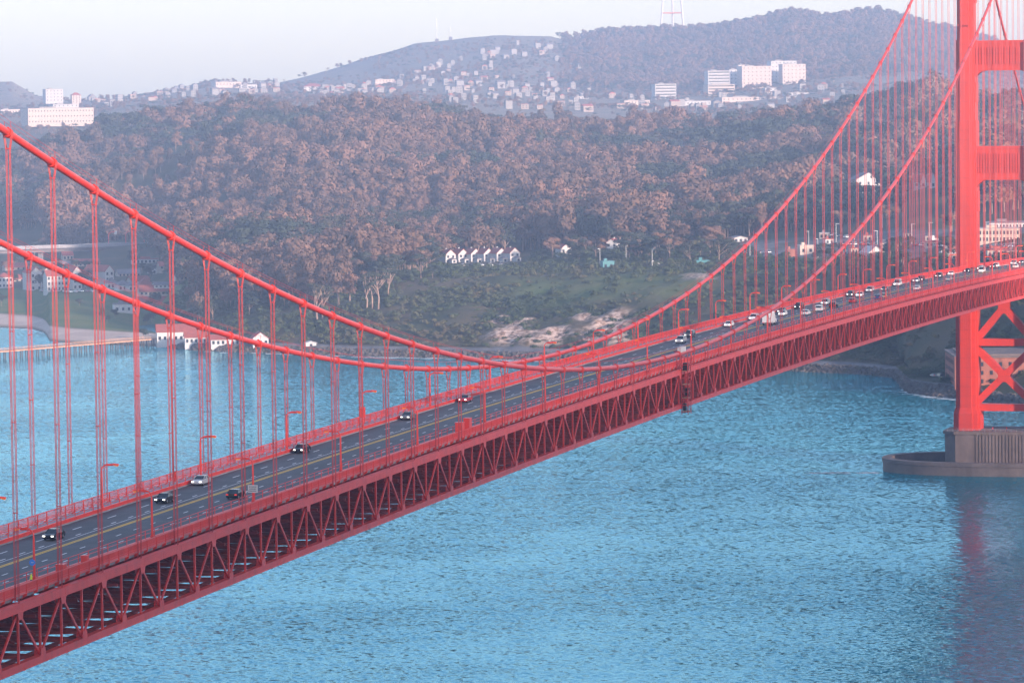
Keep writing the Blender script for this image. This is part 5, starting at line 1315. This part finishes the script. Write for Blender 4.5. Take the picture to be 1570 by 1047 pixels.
# ------------------------------------------------------------------ riprap, surf, parked cars
def rocks():
    ks = []
    for i in range(5):
        bm = bmesh.new(); bmesh.ops.create_icosphere(bm, subdivisions=1, radius=1)
        for v in bm.verts: v.co *= random.uniform(.65, 1.2); v.co.z *= .75
        me = bpy.data.meshes.new('boulder'); bm.to_mesh(me); bm.free(); me.materials.append(M['rock']); ks.append(me)
    n = 5200; a = np.concatenate([RNG.uniform(235, 1700, n-1300), RNG.uniform(1366, 1500, 1300)]); rel = RNG.uniform(-5, 8, n)
    d = _d0(a)+rel; t = YAW-np.arctan((a-785)/FPX); x, y = CX+d*np.cos(t), CY+d*np.sin(t); z = H(x, y); s = RNG.uniform(.6, 1.7, n)*np.where(a > 1375, 1.6, 1.0)
    keep = z > -1.6; x, y, z, s = x[keep], y[keep], z[keep], s[keep]; n = len(x)
    scatter('boulders', 'dark boulders piled along the sea wall', np.stack([x, y, z], -1), RNG.uniform(0, 6.28, n), np.stack([s, s, s], -1), RNG.integers(0, 5, n), ks, .4)
rocks()
def foam():
    M['foam'] = mat('sea_foam', (.78, .82, .84), .9)
    b = MB(); rs = random.Random(5)
    for a, n, sp in [(u, 2, 5) for u in range(545, 860, 9)]+[(u, 3, 7) for u in range(1385, 1530, 7)]+[(u, 2, 5) for u in range(300, 560, 22)]+[(u, 2, 6) for u in range(-20, 75, 9)]:
        for k in range(n):
            aa = a+rs.uniform(-6, 6); d = float(_d0(aa))-4-rs.random()**2*sp*2.2; t = YAW-math.atan((aa-785)/FPX); cx, cy = CX+d*math.cos(t), CY+d*math.sin(t)
            L, W_ = rs.uniform(1.5, 6), rs.uniform(.5, 1.6); m_ = 9; P = []
            for i in range(m_):
                an = 6.283*i/m_; r_ = rs.uniform(.55, 1.1); u, v = math.cos(an)*W_*r_, math.sin(an)*L*r_
                P.append((cx+u*math.cos(t)-v*math.sin(t), cy+u*math.sin(t)+v*math.cos(t), .02))
            b.add(P, [tuple(range(m_))])
    for k in range(60):                            # wake trailing off the pier fender
        u = rs.random()**1.5; cx, cy = TOWX-16+rs.uniform(-3, 3)-u*4, 46+u*26; L, W_ = rs.uniform(1, 4), rs.uniform(.3, 1.0); m_ = 8; P = []
        for i in range(m_):
            an = 6.283*i/m_; r_ = rs.uniform(.5, 1.1); P.append((cx+math.cos(an)*W_*r_, cy+math.sin(an)*L*r_, .025))
        b.add(P, [tuple(range(m_))])
    o = b.build('surf', M['foam']); tag(o, 'broken white surf along the rocks and beach', None, kind='stuff')
foam()
random.seed(9)
def parked(px0, px1, py0, py1, n, label, group):
    for i in range(n):
        px = px0+(px1-px0)*(i+.5)/n+random.uniform(-1, 1); py = py0+(py1-py0)*(i+.5)/n+random.uniform(-.6, .6); p, d = hit(px, py)
        car(random.choice(['sedan', 'suv', 'suv', 'van']), random.choice(['white', 'silver', 'white', 'grey', 'black', 'red']), p[0], p[1], azim(px)+random.choice((0, math.pi))+.4, label, group, z=p[2]+.15, detail=False)
parked(60, 145, 448, 449, 10, 'small car parked in front of the white barracks', 'cars parked by the barracks')
parked(1122, 1180, 390, 389, 9, 'small car parked in the lot beside the maroon hut', 'cars parked in the lot')
parked(1268, 1300, 362, 366, 7, 'small car parked under the trees at the plaza edge', 'cars parked under the trees')
parked(700, 790, 409, 408, 6, 'small car parked below the row of gabled houses', 'cars parked below the gabled houses')
parked(1418, 1446, 573, 582, 3, 'small car parked on the point beside the brick fort', 'cars parked beside the fort')
parked(1275, 1460, 376, 380, 18, 'small car standing in rows on the toll plaza behind the suspenders', 'cars standing on the toll plaza')
parked(1510, 1568, 382, 380, 9, 'small car in front of the wide plaza building', 'cars on the plaza')
